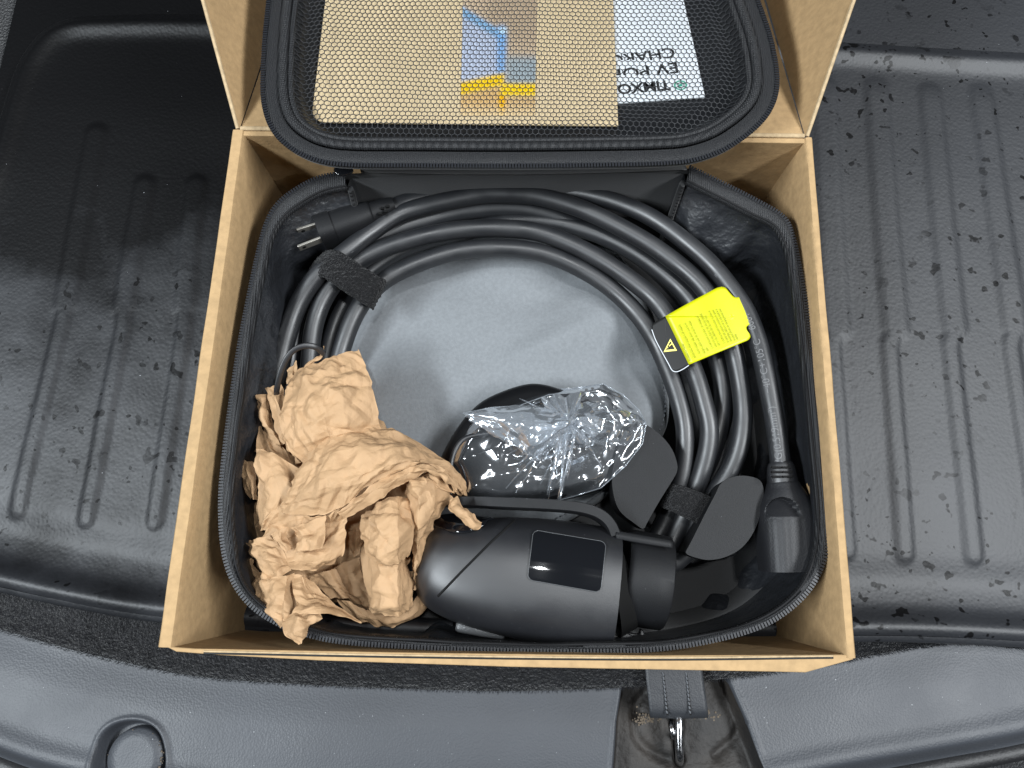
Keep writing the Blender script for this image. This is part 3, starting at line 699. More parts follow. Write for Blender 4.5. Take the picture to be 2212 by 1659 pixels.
UU, VV = np.meshgrid(np.linspace(0, 1, nu5), np.linspace(-20, 250, nv5), indexing='ij')
PU = (1000-VV*.02)*(1-UU)+(1160-VV*.02)*UU
soft = lambda d, w_=5.: 1/(1+np.exp(-d/w_))
def put(Cc, m_, c): return Cc*(1-m_[..., None])+np.array(c)*m_[..., None]
Cc = np.broadcast_to(np.array((.44, .33, .22)), PU.shape+(3,)).copy()
Cc = put(Cc, soft(PU-1050)*soft(95-VV, 12), (.36, .27, .18))
line = 16+(PU-1000)*.62
Cc = put(Cc, soft(VV-line, 3)*soft(1090-PU, 3)*soft(185-VV, 4), (.36, .40, .50))
Cc = put(Cc, soft(VV-line, 2)*soft(line+20-VV, 3)*soft(1090-PU, 3), (.16, .30, .46))
Cc = put(Cc, .85*soft(PU-1074, 2.5)*soft(1093-PU, 2.5)*soft(VV-55, 3), (.13, .30, .56))
Cc = put(Cc, .8*np.exp(-((PU-1086)/8)**2-((VV-66)/7)**2), (.55, .72, .8))
Cc = put(Cc, soft(PU-1094, 3)*soft(VV-122, 4), (.25, .29, .31))
yb = 178-(PU-994)*.22
Cc = put(Cc, soft(VV-yb-24, 4)*soft(1090-PU, 3)+soft(PU-1080, 3)*soft(VV-205, 3)*.9, (.50, .31, .12))
Cc = put(Cc, soft(VV-yb, 2)*soft(yb+27-VV, 2)*soft(1090-PU, 2), (.70, .44, .0))
Cc = put(Cc, soft(VV-180, 2)*soft(207-VV, 2)*soft(PU-1081, 2), (.72, .47, .0))
Cc = put(Cc, .85*soft(VV-232, 6), (.58, .44, .25))
GP = np.array([[P(PU[i, j], VV[i, j], zpap(VV[i, j])+.0040) for j in range(nv5)] for i in range(nu5)])
mb = MB(); mb.grid(GP, flip=True)
PIC = mat('printed_picture_ink', (.5, .4, .3), .6, .3); an = PIC.node_tree.nodes.new('ShaderNodeVertexColor'); an.layer_name = 'ink'
PIC.node_tree.links.new(an.outputs[0], PIC.node_tree.nodes['Principled BSDF'].inputs['Base Color'])
po_ = mb.build('printed_picture', PIC, lf); ca = po_.data.color_attributes.new('ink', 'FLOAT_COLOR', 'POINT')
ca.data.foreach_set('color', np.concatenate([np.clip(Cc, 0, 1).reshape(-1, 3), np.ones((nu5*nv5, 1))], 1).ravel())

# ================================================================== grey pouch under the coil
PO = [(715, 880), (722, 720), (770, 600), (870, 510), (1030, 470), (1200, 476), (1320, 530), (1396, 630), (1432, 760), (1448, 880), (1420, 960), (1300, 1080), (1150, 1150), (930, 1150), (770, 1060)]
po = spline(PA([(u, v, .030) for u, v in PO]), 160, True); cen = po.mean(0)
G = []
for s_, z in ((1.0, .016), (1.005, .022), (1.0, .027), (.985, .031), (.95, .034), (.90, .0365), (.85, .038), (.8, .039), (.72, .040), (.65, .041), (.57, .0415), (.5, .042), (.43, .0422), (.35, .0425), (.28, .0428), (.2, .043), (.12, .043), (.05, .043)):
    q = cen+(po-cen)*s_; q[:, 2] = z + (.0062*smooth2(q[:, 0]*.8+q[:, 1]*.5, q[:, 1]*1.5-q[:, 0]*.5, .055, 61)+.0040*smooth2(q[:, 0]*.6+q[:, 1]*.6, q[:, 1]*1.6-q[:, 0]*.9, .034, 64))*sstep(1., .85, s_); G.append(q)
pouch = thing('fabric_pouch', tuple(cen*[1, 1, 0]+[0, 0, .014]), 'flat grey felt pouch lying inside the black cable coil', 'pouch')
mb = MB(); mb.grid(np.array(G), closed_v=True); mb.cap(G[-1]); mb.build('pouch_body', POUCH, pouch, subdiv=1)
q = resample(cen+(po-cen)*.965, 220, True); mb = MB()
for i in range(0, 220):
    t_ = q[(i+1) % 220]-q[i]; mb.box([q[i][0], q[i][1], .0342], t_*.55, np.cross(t_/np.linalg.norm(t_), (0, 0, 1))*.0008, (0, 0, .0008))
o = mb.build('edge_stitches', THREAD, pouch, smooth=False); o['kind'] = 'stuff'

# ================================================================== cables
CR = .0063
def hid(c0, rx, ry, a0, a1, z, n=5):
    return [(c0[0]+rx*math.cos(math.radians(a)), c0[1]+ry*math.sin(math.radians(a)), z) for a in np.linspace(a0, a1, n)]
def loop(top, z_end_r, bottom_v, zb):
    """visible run left -> top -> right, then round the hidden near side"""
    last = top[-1]; return top + [(last[0]-60, (last[1]+bottom_v)/2+35, zb+.01), (1270, bottom_v, zb), (1100, bottom_v+8, zb), (900, bottom_v-15, zb), (760, bottom_v-100, zb+.004)]
D_ = [(716, 900, .050), (732, 780, .053), (768, 678, .058), (822, 612, .060), (900, 570, .061), (1000, 541, .061), (1101, 537, .061), (1186, 551, .060), (1275, 592, .058), (1345, 645, .056), (1400, 710, .056), (1440, 790, .056), (1468, 870, .056), (1480, 940, .055), (1472, 1030, .050), (1440, 1120, .042)]
C1 = [(664, 930, .052), (668, 800, .055), (682, 690, .060), (722, 612, .064), (790, 555, .066), (880, 520, .067), (990, 497, .067), (1101, 494, .067), (1180, 507, .066), (1275, 548, .065), (1370, 610, .064), (1432, 670, .064), (1490, 780, .064), (1520, 870, .063), (1532, 940, .061), (1514, 1025, .055), (1470, 1130, .045)]
C2 = [(690, 930, .038), (706, 770, .042), (742, 662, .046), (800, 585, .050), (890, 530, .052), (1000, 500, .052), (1101, 478, .053), (1186, 480, .054), (1275, 500, .055), (1360, 538, .056), (1440, 595, .056), (1500, 660, .056), (1544, 760, .055), (1562, 850, .053), (1550, 940, .049), (1515, 1040, .044), (1460, 1130, .040)]
B1 = [(616, 930, .046), (628, 780, .050), (648, 660, .056), (690, 590, .060), (760, 538, .062), (850, 498, .061), (920, 476, .060), (1000, 457, .059), (1101, 450, .058), (1190, 464, .056), (1290, 505, .052), (1390, 560, .049), (1480, 650, .047), (1550, 770, .046), (1582, 880, .045), (1566, 980, .044), (1520, 1080, .042)]
A1 = [(592, 930, .056), (604, 800, .060), (640, 668, .067), (690, 590, .072), (745, 545, .074), (801, 502, .073), (860, 464, .072), (927, 443, .071), (1031, 422, .070), (1101, 420, .070), (1170, 426, .070), (1257, 452, .070), (1344, 493, .070), (1431, 546, .070), (1517, 620, .070), (1570, 715, .069), (1599, 827, .067), (1604, 921, .064), (1580, 1010, .058), (1520, 1100, .050)]
path = []
for lp, bv, zb in ((D_, 1215, .026), (C2, 1225, .024), (C1, 1240, .032), (B1, 1235, .022), (A1, 1255, .030)): path += loop(lp, 0, bv, zb)
cp = spline(PA(path), 1500)
coil = MB(); coil.tube(cp, CR, 14)
tag(coil.build('charging_cable', CABLE, recenter=True), 'thick black charging cable coiled in several loops round the grey pouch', 'cable')

# ---- adapter cord: plug at far left, cord over the back, socket connector at right
adp = thing('adapter_cord', tuple(P(1690, 1150, .03)), 'black adapter cord with two-blade plug at back left and socket connector at right', 'adapter cord')
E_ = [(842, 452, .074), (880, 436, .069), (950, 424, .063), (1050, 413, .060), (1150, 408, .061), (1240, 415, .065), (1310, 430, .068), (1378, 455, .071), (1430, 484, .073), (1483, 524, .075), (1530, 565, .076), (1569, 610, .077), (1610, 670, .078), (1636, 735, .079), (1652, 800, .080), (1666, 870, .080), (1678, 940, .080), (1686, 1005, .080)]
ER = .0061
ep = spline(PA(E_), 240); mb = MB(); mb.tube(ep, ER, 16); mb.build('cord', CABLE, adp)
def on_tube(path, s, phi, r):
    seg = np.r_[0, np.cumsum(np.linalg.norm(np.diff(path, axis=0), axis=1))]
    c = np.array([np.interp(s, seg, path[:, k]) for k in range(3)]); c2 = np.array([np.interp(s+.001, seg, path[:, k]) for k in range(3)])
    T = (c2-c)/np.linalg.norm(c2-c); vw = CAM-c; vw -= T*(vw@T); vw /= np.linalg.norm(vw); S = np.cross(T, vw)
    return c + r*(math.cos(phi)*vw + math.sin(phi)*S)
rev = ep[::-1]
# print runs from the connector upwards along the cord
for body, s0, sz in (('/G(0.519mm\u00b2)', .001, .0062), ('\u221240\u00b0C+105\u00b0C', .045, .0062), ('600V', .088, .0062)):
    txt_mesh(body, 1., lambda x, y, s0=s0, sz=sz: on_tube(rev, s0+x*sz, -.12-(y-.35)*sz/ER, ER*1.035), 'printing', PRINTW, adp)
txt_mesh('\u2261', 1., lambda x, y: on_tube(rev, .1325+x*.005, -.1-y*.7, ER*1.035), 'printing', PRINTW, adp)
# strain relief and connector body (superelliptic loft)
def loft(stations, n=40, p=2.6, cap=True, closed_caps=(True, True)):
    """stations: (u, v, z, half-width px, half-height m, squareness)"""
    ax = np.array([P(s[0], s[1], s[2]) for s in stations]); T = np.gradient(ax, axis=0); T /= np.linalg.norm(T, axis=1)[:, None]
    G = []
    a = np.linspace(0, 2*math.pi, n, endpoint=False)
    for s, c, t in zip(stations, ax, T):
        S = np.cross(t, (0, 0, 1)); S /= np.linalg.norm(S); U = np.cross(S, t); hw = s[3]*mpp(s[0], s[1], s[2]); q = s[5] if len(s) > 5 else p
        ca, sa = np.cos(a), np.sin(a)
        G.append(c + (np.sign(ca)*np.abs(ca)**(2/q)*hw)[:, None]*S + (np.sign(sa)*np.abs(sa)**(2/q)*s[4])[:, None]*U)
    return np.array(G)
def dense(st, k):
    st = np.array([list(s)+([2.6] if len(s) < 6 else []) for s in st], float); return resample(catmull(st, k*len(st)), k*len(st)).tolist() if False else catmull(st, k*len(st)).tolist()
st = [(1685, 1000, .079, 25, .0070, 2), (1687, 1012, .079, 29, .0078, 2), (1690, 1040, .078, 32, .0085, 2), (1692, 1050, .077, 34, .0090, 2)]
G = loft(dense(st, 5)); mb = MB(); mb.grid(G, closed_v=True, flip=True); mb.cap(G[0], flip=False); sr = mb.build('strain_relief', PLASTIC, adp)
mb = MB()
for k, v in enumerate((1008, 1018, 1028)):
    for du in (-11, 12):
        c = P(1687+du+k*.8, v+2, .0872); mb.box(c, (.0058, 0, 0), (0, .0011, 0), (0, 0, .0022))
mb.build('relief_slots', DARKGAP, sr, smooth=False)
st = [(1691, 1044, .077, 34, .0095, 2), (1692, 1052, .077, 37, .0105, 2.1), (1694, 1070, .0765, 47, .0125, 2.3), (1696, 1095, .0755, 57, .0150, 2.6), (1698, 1125, .0745, 61.5, .0165, 2.9), (1701, 1165, .074, 62, .0168, 3.0), (1704, 1200, .0735, 62, .0168, 3.1), (1707, 1232, .073, 62, .0168, 3.1)]
G = loft(dense(st, 16), 140)
# thumb notch on top: steep arched upper rim, floor ramping out towards the open end
t0, t1 = P(1690, 1074, .089), P(1692, 1116, .090); tl = t0[1]-t1[1]; hwn = 37*mpp(1690, 1100, .089)
top_ = G[..., 2] > .080
tq = (t0[1]-G[..., 1])/tl; hw_ = hwn*np.sqrt(np.clip(1-(1-np.clip(tq, 0, 1))**2, 0, 1))*.96+1e-5
mask = top_ & (tq > 0) & (tq < 1)
G[..., 2] -= np.where(mask, .0062*(1-np.clip(tq, 0, 1))*sstep(1.0, .86, np.abs(G[..., 0]-t0[0])/hw_), 0)
for k_ in (-30, -14, 2, 18, 34):                      # shallow flutes below the notch
    fx = P(1701+k_, 1170, .09)[0]; G[..., 2] -= np.where(top_ & (tq > 1.1), .0002*np.exp(-((G[..., 0]-fx)/.0009)**2), 0)
mb = MB(); mb.grid(G, closed_v=True, flip=True); mb.cap(G[0], flip=False); mb.cap(G[-1], flip=True); con = mb.build('socket_connector', CONNM, adp, auto=50)
mb = MB()
for du, dz, wx, wz in ((-24, .008, .009, .0030), (24, .008, .009, .0030)):
    mb.box(P(1707+du, 1232.3, .0735+dz), (wx, 0, 0), (0, .0012, 0), (0, 0, wz))
mb.build('contact_slot', DARKGAP, con, smooth=False)
# plug
st = [(852, 444, .074, 17, .007, 2.2), (832, 452, .074, 22, .0085, 2.2), (808, 462, .074, 24, .0095, 2.3), (800, 465, .074, 27, .0110, 2.4), (770, 477, .074, 32, .0125, 2.6), (724, 494, .074, 33, .0130, 2.8)]
G = loft(dense(st, 5)); mb = MB(); mb.grid(G, closed_v=True, flip=True); mb.cap(G[-1], flip=True); plug = mb.build('plug_body', PLASTIC2, adp)
st = [(724, 494, .074, 33, .0140, 2.9), (710, 499, .074, 34, .0145, 3), (693, 505, .074, 34, .0145, 3)]
G = loft(st); mb = MB(); mb.grid(G, closed_v=True, flip=True); mb.cap(G[0]); mb.cap(G[-1], flip=True); mb.build('plug_face', PLASTIC2, adp, auto=40)
mb = MB()
for u, v in ((822, 462), (834, 457), (838, 446), (826, 450)):
    mb.box(P(u, v, .0832), (.002, 0, 0), (0, .0016, 0), (0, 0, .002))
mb.build('relief_slots', DARKGAP, plug, smooth=False)
for (ua, va, ub, vb, z) in ((700, 482, 643, 500, .081), (702, 514, 645, 536, .080)):
    a_, b_ = P(ua, va, z), P(ub, vb, z); d = b_-a_; s_ = np.cross(d/np.linalg.norm(d), (0, 0, 1))
    mb = MB(); mb.box((a_+b_)/2, d, s_*.0017, (0, 0, .0064)); bl = mb.build('blade', BRASS, adp, smooth=False, bevel=.0004)
    mb = MB(); cc = a_*.2+b_*.8; mb.tube(np.array([cc-s_*.0011, cc+s_*.0011]), .0013, 10, upv=(0, .2, 1)); mb.build('blade_hole', DARKGAP, bl)

# ---- hook-and-loop straps
def strap_patch(name, rows, label, th=.0016):
    G = patch([[P(*q) for q in r] for r in rows], 46, 26); N = grid_normals(G); 
    xx, yy = np.meshgrid(np.arange(46), np.arange(26), indexing='ij')
    G = G+N*(.00035*RNG.standard_normal(G.shape[:2]))[..., None]
    mb = MB(); mb.grid(G); o = mb.build(name, VELCRO, recenter=True, solid=th); return tag(o, label, 'strap', 'hook-and-loop straps')
strap_patch('cable_strap', [[(664, 600, .058), (666, 588, .064), (684, 560, .066), (702, 546, .064)],
                            [(668, 596, .068), (676, 588, .074), (694, 564, .078), (714, 541, .078)],
                            [(700, 600, .078), (712, 588, .080), (730, 566, .081), (740, 547, .082)],
                            [(736, 624, .078), (745, 610, .079), (764, 586, .079), (776, 570, .080)],
                            [(772, 648, .073), (780, 632, .074), (800, 608, .075), (808, 592, .076)],
                            [(800, 664, .068), (806, 650, .070), (822, 620, .071), (828, 603, .072)],
                            [(803, 668, .060), (812, 652, .060), (828, 624, .060), (834, 606, .062)]], 'fuzzy black strap binding the cable loops beside the plug')
strap_patch('cable_strap', [[(1428, 1090, .050), (1432, 1078, .052), (1438, 1056, .054), (1444, 1046, .055)],
                            [(1432, 1096, .060), (1440, 1082, .062), (1448, 1062, .064), (1454, 1047, .064)],
                            [(1460, 1108, .066), (1466, 1094, .067), (1474, 1070, .068), (1480, 1052, .068)],
                            [(1495, 1125, .067), (1502, 1110, .068), (1512, 1084, .069), (1518, 1066, .069)],
                            [(1530, 1142, .062), (1538, 1126, .063), (1548, 1098, .064), (1552, 1080, .064)]], 'fuzzy black strap binding the cable loops between the two holder lobes')

# ---- cable tie
mb = MB(); q = spline(PA([(598, 856, .085), (598, 842, .092), (604, 812, .098), (616, 780, .102), (634, 757, .104), (658, 747, .104), (682, 750, .101), (700, 764, .094)]), 60)
mb.tube(q, .0019, 8, flat=.4, upv=(.4, -.3, .6)); tag(mb.build('cable_tie', PLASTIC, recenter=True), 'thin black cable tie arching out of the crumpled paper', 'cable tie')

# ---- yellow warning tag
tg = thing('warning_tag', tuple(P(1520, 710, .08)), 'yellow instruction tag with black warning header hung on the cable', 'tag')
def tz(u, v): t = ((u-1410)*.88 + (v-720)*-.35)/200.; return .0765 + .0085*math.sin(max(0, min(1, t))*math.pi*.8)+.001*t
def tag_sheet(uv, m, name, dz, parent=tg, sub_=6):
    o_uv = np.array(uv, float); mb = MB(); c = o_uv.mean(0); G = []
    bnd = resample(np.vstack([o_uv, o_uv[:1]]), 120)
    for s_ in np.linspace(0., 1, 12):
        q = c+(bnd-c)*s_; G.append([P(u, v, tz(u, v)+dz) for u, v in q])
    mb.grid(np.array(G), flip=False); return mb.build(name, m, parent, solid=.0004 if m in (YELLOW, INK) else 0)
rc = lambda *p: list(p)
tag_sheet([(1437, 683), (1490, 653), (1548, 622), (1560, 619), (1568, 622), (1574, 630), (1584, 641), (1590, 643), (1606, 640), (1612, 642), (1628, 672), (1640, 694), (1632, 699), (1618, 701), (1612, 706), (1613, 714), (1620, 722), (1621, 729), (1616, 735), (1606, 739), (1545, 764), (1488, 788)], YELLOW, 'yellow_panel', 0)
tag_sheet([(1437, 683), (1418, 694), (1409, 700), (1408, 712), (1418, 738), (1444, 786), (1452, 799), (1462, 802), (1476, 796), (1488, 788)], INK, 'black_header', 0)
ed = PA([(u, v, tz(u, v)+.0001) for u, v in [(1408, 712), (1418, 738), (1444, 786), (1452, 800), (1462, 803), (1476, 797), (1488, 789)]]); mb = MB(); mb.tube(spline(ed, 40), .0003, 6); mb.build('white_edge', WHITE, tg)
lip_ = patch([[P(1612, 641, tz(1612, 641)), P(1626, 668, tz(1626, 668)), P(1640, 695, tz(1640, 695))], [P(1616, 641, .080), P(1631, 668, .080), P(1644, 695, .080)], [P(1614, 645, .073), P(1628, 672, .073), P(1640, 700, .073)]], 10, 14)
mb = MB(); mb.grid(lip_); mb.build('folded_tab', YELLOW, tg, solid=.0004)
def tri(s, c=(1448, 747)):
    pts = [(0, -15.5), (15.5, 12), (-15.5, 12)]; r = math.radians(-26+90-90); r = math.radians(-64+0)
    # apex points towards the yellow panel's upper end
    dx, dy = .46, -.89
    out = []
    for a_, b_ in pts: a_ *= s; b_ *= s; out.append((c[0]+a_*.94+b_*.0-a_*0, c[1]+b_*1.0+a_*-.10))
    return out
def tri_ring(s0, s1, m, name):
    a_ = np.array(tri(s0)); b_ = np.array(tri(s1)); A = resample(np.vstack([a_, a_[:1]]), 60); B = resample(np.vstack([b_, b_[:1]]), 60)
    mb = MB(); mb.grid(np.array([[P(u, v, tz(u, v)+.0009) for u, v in A], [P(u, v, tz(u, v)+.0009) for u, v in B]])); return mb.build(name, m, tg)
tri_ring(1., .66, PALEYEL, 'warning_triangle')
mb = MB(); mb.tube(PA([(1452, 741.5, tz(1450, 745)+.001), (1445, 748, tz(1450, 745)+.001)]), .0004, 6, flat=.3); mb.tube(PA([(1442.5, 750.5, tz(1450, 745)+.001), (1441.5, 751.5, tz(1450, 745)+.001)]), .0005, 6, flat=.3); mb.build('exclamation_mark', PALEYEL, tg)
lines = ['Guidelines For Charger:', '[Kindly Note When Using the 5-15P Adapter]', "1. The RV Adapter cable doesn't work for EV", 'chargers, please order the correct EV adapter', 'cable.', '2. It will become slow level 1 EV charging and', 'some cars may drop to 12A, the max charging', 'rate is 1.32-1.8kW(110V*12A-120V*15A).', '3. Confirms Ground Connection: Connect to', 'an outlet with a ground connection to ensure', 'safecharging. Failure to do so may result in an', 'increased prevent the charging process from', 'starting.']
starts = [(1492, 778), (1503, 772), (1515, 767), (1524, 763), (1531, 758), (1541, 752), (1549, 749), (1556, 746), (1567, 741), (1575, 739), (1582, 737), (1589, 735), (1595, 733)]
for tx, (u0, v0) in zip(lines, starts):
    txt_mesh(tx, 1., lambda x, y, u0=u0, v0=v0: P(u0-.43*x*4.25-.86*y*5.2, v0-.90*x*4.25+.43*y*5.2, tz(u0-.43*x*4.25, v0-.90*x*4.25)+.0009), 'small_print', OLIVEINK, tg, bold=.01)

# ================================================================== charging connector (handle with screen)
gun = thing('charging_connector', tuple(P(1150, 1240, .03)), 'large black charging connector with glossy screen and round nozzle cap', 'connector')
GST = [(908, 1199, .058, 30, .016, 2.2), (914, 1201, .058, 50, .023, 2.3), (926, 1205, .058, 72, .030, 2.4), (946, 1212, .058, 88, .0345, 2.5), (980, 1224, .058, 102, .038, 2.6), (1030, 1234, .058, 113, .040, 2.7), (1095, 1242, .058, 122, .0415, 2.8), (1165, 1251, .058, 128, .042, 2.8), (1240, 1262, .057, 130, .042, 2.8), (1319, 1273, .057, 129, .042, 2.8)]
gst = dense(GST, 8); GG = loft(gst, 72)
mb = MB(); mb.grid(GG, closed_v=True, flip=True); mb.cap(GG[0]); mb.cap(GG[-1], flip=True); gbody = mb.build('body', PLASTIC, gun, auto=50)
# height of the body's upper surface under a plan point
from mathutils.bvhtree import BVHTree
_a, _b = GG.shape[:2]
gbvh = BVHTree.FromPolygons([tuple(q) for q in GG.reshape(-1, 3)], [(i*_b+j, (i+1)*_b+j, (i+1)*_b+(j+1) % _b, i*_b+(j+1) % _b) for i in range(_a-1) for j in range(_b)])
def gun_surf(u, v, dz=0.):
    """point on the upper face of the handle, dz proud of it"""
    d = P(u, v, 0)-CAM; hit = gbvh.ray_cast(Vector(CAM), Vector(d).normalized())
    if hit[0] is None: return P(u, v, .07)
    n_ = np.array(hit[1]); n_ = n_ if n_[2] > 0 else -n_
    return np.array(hit[0])+n_*dz
# parting groove
mb = MB(); q = np.array([gun_surf(u, v, -.0002) for u, v in resample(np.array([(1112., 1124.), (1060, 1172), (1000, 1232), (946, 1288)]), 40)]); mb.tube(q, .00085, 6); mb.build('parting_groove', DARKGAP, gun)
# screen: rounded panel laid over the curved body
def screen_pt(a_, b_):
    tl, tr, br, bl = map(np.array, ((1152., 1147.), (1309., 1173.), (1297., 1280.), (1139., 1252.)))
    return (tl*(1-a_)+tr*a_)*(1-b_)+(bl*(1-a_)+br*a_)*b_
def rrect(n, r=.08):
    out = []
    for cx, cy, a0 in ((1-r, 1-r*1.4, 0), (r, 1-r*1.4, 90), (r, r*1.4, 180), (1-r, r*1.4, 270)):
        for a_ in np.linspace(a0, a0+90, n): out.append((cx+r*math.cos(math.radians(a_)), cy+r*1.4*math.sin(math.radians(a_))))
    return np.array(out)
rr5 = resample(rrect(10), 120, True); G = []
for s_ in np.linspace(0., 1, 14):
    G.append([gun_surf(*screen_pt(.5+(a_-.5)*s_, .5+(b_-.5)*s_), .0010) for a_, b_ in rr5])
G = np.array(G); G = np.stack([G[:, j] for j in range(G.shape[1])], 1)
mb = MB(); mb.grid(G, closed_v=True, flip=True); skirt = np.array([G[-1], G[-1]-[0, 0, .0016]]); mb.grid(skirt, closed_v=True, flip=True); scr = mb.build('screen', GLOSSB, gun)
mb = MB(); mb.tube(G[-1], .00022, 6, closed=True); mb.build('screen_edge', RIMGREY, scr)
# thumb rest gloss inlay and its rim
mb = MB(); G = patch([[gun_surf(u, v, d) for u, v in r] for r, d in (([(938, 1118), (975, 1112), (1030, 1116), (1066, 1124)], .001), ([(936, 1128), (972, 1134), (1020, 1138), (1056, 1130)], .0022), ([(940, 1140), (975, 1152), (1015, 1152), (1046, 1140)], .0012))], 14, 30)
mb.grid(G, flip=False); mb.build('thumb_button', GLOSSB, gun, solid=.0016)
# release lever running along the far side and bending into the collar
lp = spline(PA([(940, 1082, .070), (985, 1082, .080), (1040, 1083, .086), (1110, 1086, .090), (1180, 1089, .091), (1240, 1094, .091), (1280, 1103, .090), (1306, 1117, .089), (1322, 1136, .088), (1330, 1156, .088)]), 70)
mb = MB(); Tn = np.gradient(lp, axis=0); Tn /= np.linalg.norm(Tn, axis=1)[:, None]; Sd = np.cross(Tn, (0, 0, 1)); G = []
for k, (a_, z_) in enumerate(((-.0032, 0), (-.0027, .0008), (.0027, .0008), (.0032, 0), (.0030, -.020), (-.0030, -.020))): G.append(lp+Sd*a_+[0, 0, z_])
G = np.array(G); mb.grid(G, closed_u=True, flip=True); mb.add(G[:, 0], [tuple(range(6))]); mb.add(G[:, -1], [tuple(range(6))[::-1]]); mb.build('release_lever', PLASTIC2, gun, auto=40)
# dark neck and nozzle cap
st = [(1312, 1266, .057, 108, .034, 2.1), (1350, 1258, .057, 96, .030, 2.0)]
G = loft(dense(st, 3)); mb = MB(); mb.grid(G, closed_v=True, flip=True); mb.build('neck', DARKGAP, gun)
st = [(1343, 1243, .060, 95, .0285, 2.0), (1347, 1244, .060, 99, .0295, 2.0), (1360, 1246, .060, 100.5, .0298, 2.0), (1400, 1253, .060, 100, .0298, 2.0), (1434, 1259, .060, 99, .0296, 2.0), (1437, 1260, .060, 96, .0285, 2.0), (1434, 1259, .060, 92, .027, 2.0), (1380, 1250, .060, 91, .026, 2)]
G = loft(st[:], 64)
# lofted section by section so that the turned-in mouth keeps its direction
T0 = P(1434, 1259, .06)-P(1334, 1241, .06); T0 /= np.linalg.norm(T0); S0 = np.cross(T0, (0, 0, 1)); U0 = np.cross(S0, T0); a = np.linspace(0, 2*math.pi, 64, endpoint=False)
G = np.array([P(s_[0], s_[1], s_[2]) + s_[3]*mpp(s_[0], s_[1], s_[2])*np.cos(a)[:, None]*S0 + s_[4]*np.sin(a)[:, None]*U0 for s_ in st])
mb = MB(); mb.grid(G, closed_v=True, flip=True); mb.cap(G[0]); mb.cap(G[-1], flip=True); cap_ = mb.build('nozzle_cap', PLASTIC2, gun, auto=50)
mb = MB(); G = patch([[P(1330, 1148, .0875), P(1390, 1158, .0875), P(1452, 1169, .086)], [P(1330, 1156, .0885), P(1390, 1166, .0885), P(1453, 1176, .087)], [P(1331, 1163, .0880), P(1390, 1174, .0880), P(1453, 1184, .0865)]], 8, 16); mb.grid(G); mb.build('cap_rib', PLASTIC2, cap_, solid=.002)
# pale button on the near side, latch pieces by the nozzle
st = [(986, 1351, .066, 10, .005, 3.5), (992, 1352, .066, 13, .0065, 3.5), (1040, 1361, .065, 13, .0065, 3.5), (1084, 1368, .064, 12, .0065, 3.5), (1091, 1369, .064, 9, .005, 3.5)]
G = loft(st, 32); mb = MB(); mb.grid(G, closed_v=True, flip=True); mb.cap(G[0]); mb.cap(G[-1], flip=True); mb.build('side_button', RIMGREY, gun, auto=50)
mb = MB(); mb.prism(PA([(u, v, .045) for u, v in ((1308, 1350), (1318, 1345), (1385, 1384), (1370, 1394), (1306, 1396))]), (0, 0, .006)); mb.build('latch_bracket', PLASTIC, gun, smooth=False, bevel=.001)
mb = MB(); mb.prism(PA([(u, v, .040) for u, v in ((1352, 1364), (1378, 1368), (1380, 1356), (1388, 1362), (1390, 1392), (1355, 1396))]), (0, 0, .006)); mb.build('latch_tongue', PLASTIC, gun, smooth=False, bevel=.001)
# cable leaving the handle under the paper
mb = MB(); mb.tube(spline(PA([(912, 1200, .056), (860, 1230, .045), (760, 1290, .030), (700, 1300, .026), (640, 1240, .025), (610, 1120, .026)]), 80), CR, 12); mb.build('cable_tail', CABLE, gun)
mb = MB(); mb.tube(spline(PA([(700, 1345, .030), (800, 1352, .032), (900, 1356, .034), (980, 1360, .036)]), 60), CR, 12); tag(mb.build('spare_lead', CABLE, recenter=True), 'short black lead along the near side of the case, mostly under paper', 'cable')

# ================================================================== cable holder with two lobes
hold = thing('cable_holder', tuple(P(1480, 1080, .02)), 'black plastic cable holder with two flat rounded lobes', 'holder')
def lobe(uv, z, depth, name='lobe', taper=.97):
    top = resample(spline(PA([(u, v, z) for u, v in uv]), 100, True), 100, True); c = top.mean(0); G = []
    for s_, dz in ((taper*.9, -depth), (taper, -depth*.4), (.992, -.0035), (1.0, -.0012), (.995, -.0002)):
        q = c+(top-c)*s_; q[:, 2] = top[:, 2]+dz; G.append(q)
    mb = MB(); mb.grid(np.array(G), closed_v=True, flip=True); mb.cap(G[-1]); bm_ = mb.build(name, PLASTIC2, hold, auto=40)
    return bm_
lobe([(1388, 1143), (1372, 1132), (1342, 1108), (1328, 1080), (1322, 1040), (1326, 1000), (1338, 955), (1356, 925), (1376, 914), (1398, 918), (1430, 942), (1452, 970), (1463, 1000), (1463, 1018), (1454, 1036), (1424, 1084), (1398, 1130), (1393, 1141)], .071, .040)
lobe([(1481, 1193), (1494, 1168), (1522, 1112), (1546, 1066), (1556, 1046), (1572, 1034), (1600, 1027), (1630, 1031), (1646, 1042), (1650, 1068), (1644, 1108), (1628, 1150), (1602, 1184), (1566, 1204), (1530, 1210), (1500, 1204), (1485, 1198)], .078, .045)
mb = MB(); mb.prism(PA([(u, v, .022) for u, v in ((1340, 1080), (1400, 1000), (1600, 1100), (1580, 1200), (1480, 1220))]), (0, 0, .014)); mb.build('holder_base', PLASTIC2, hold, smooth=False, bevel=.002)
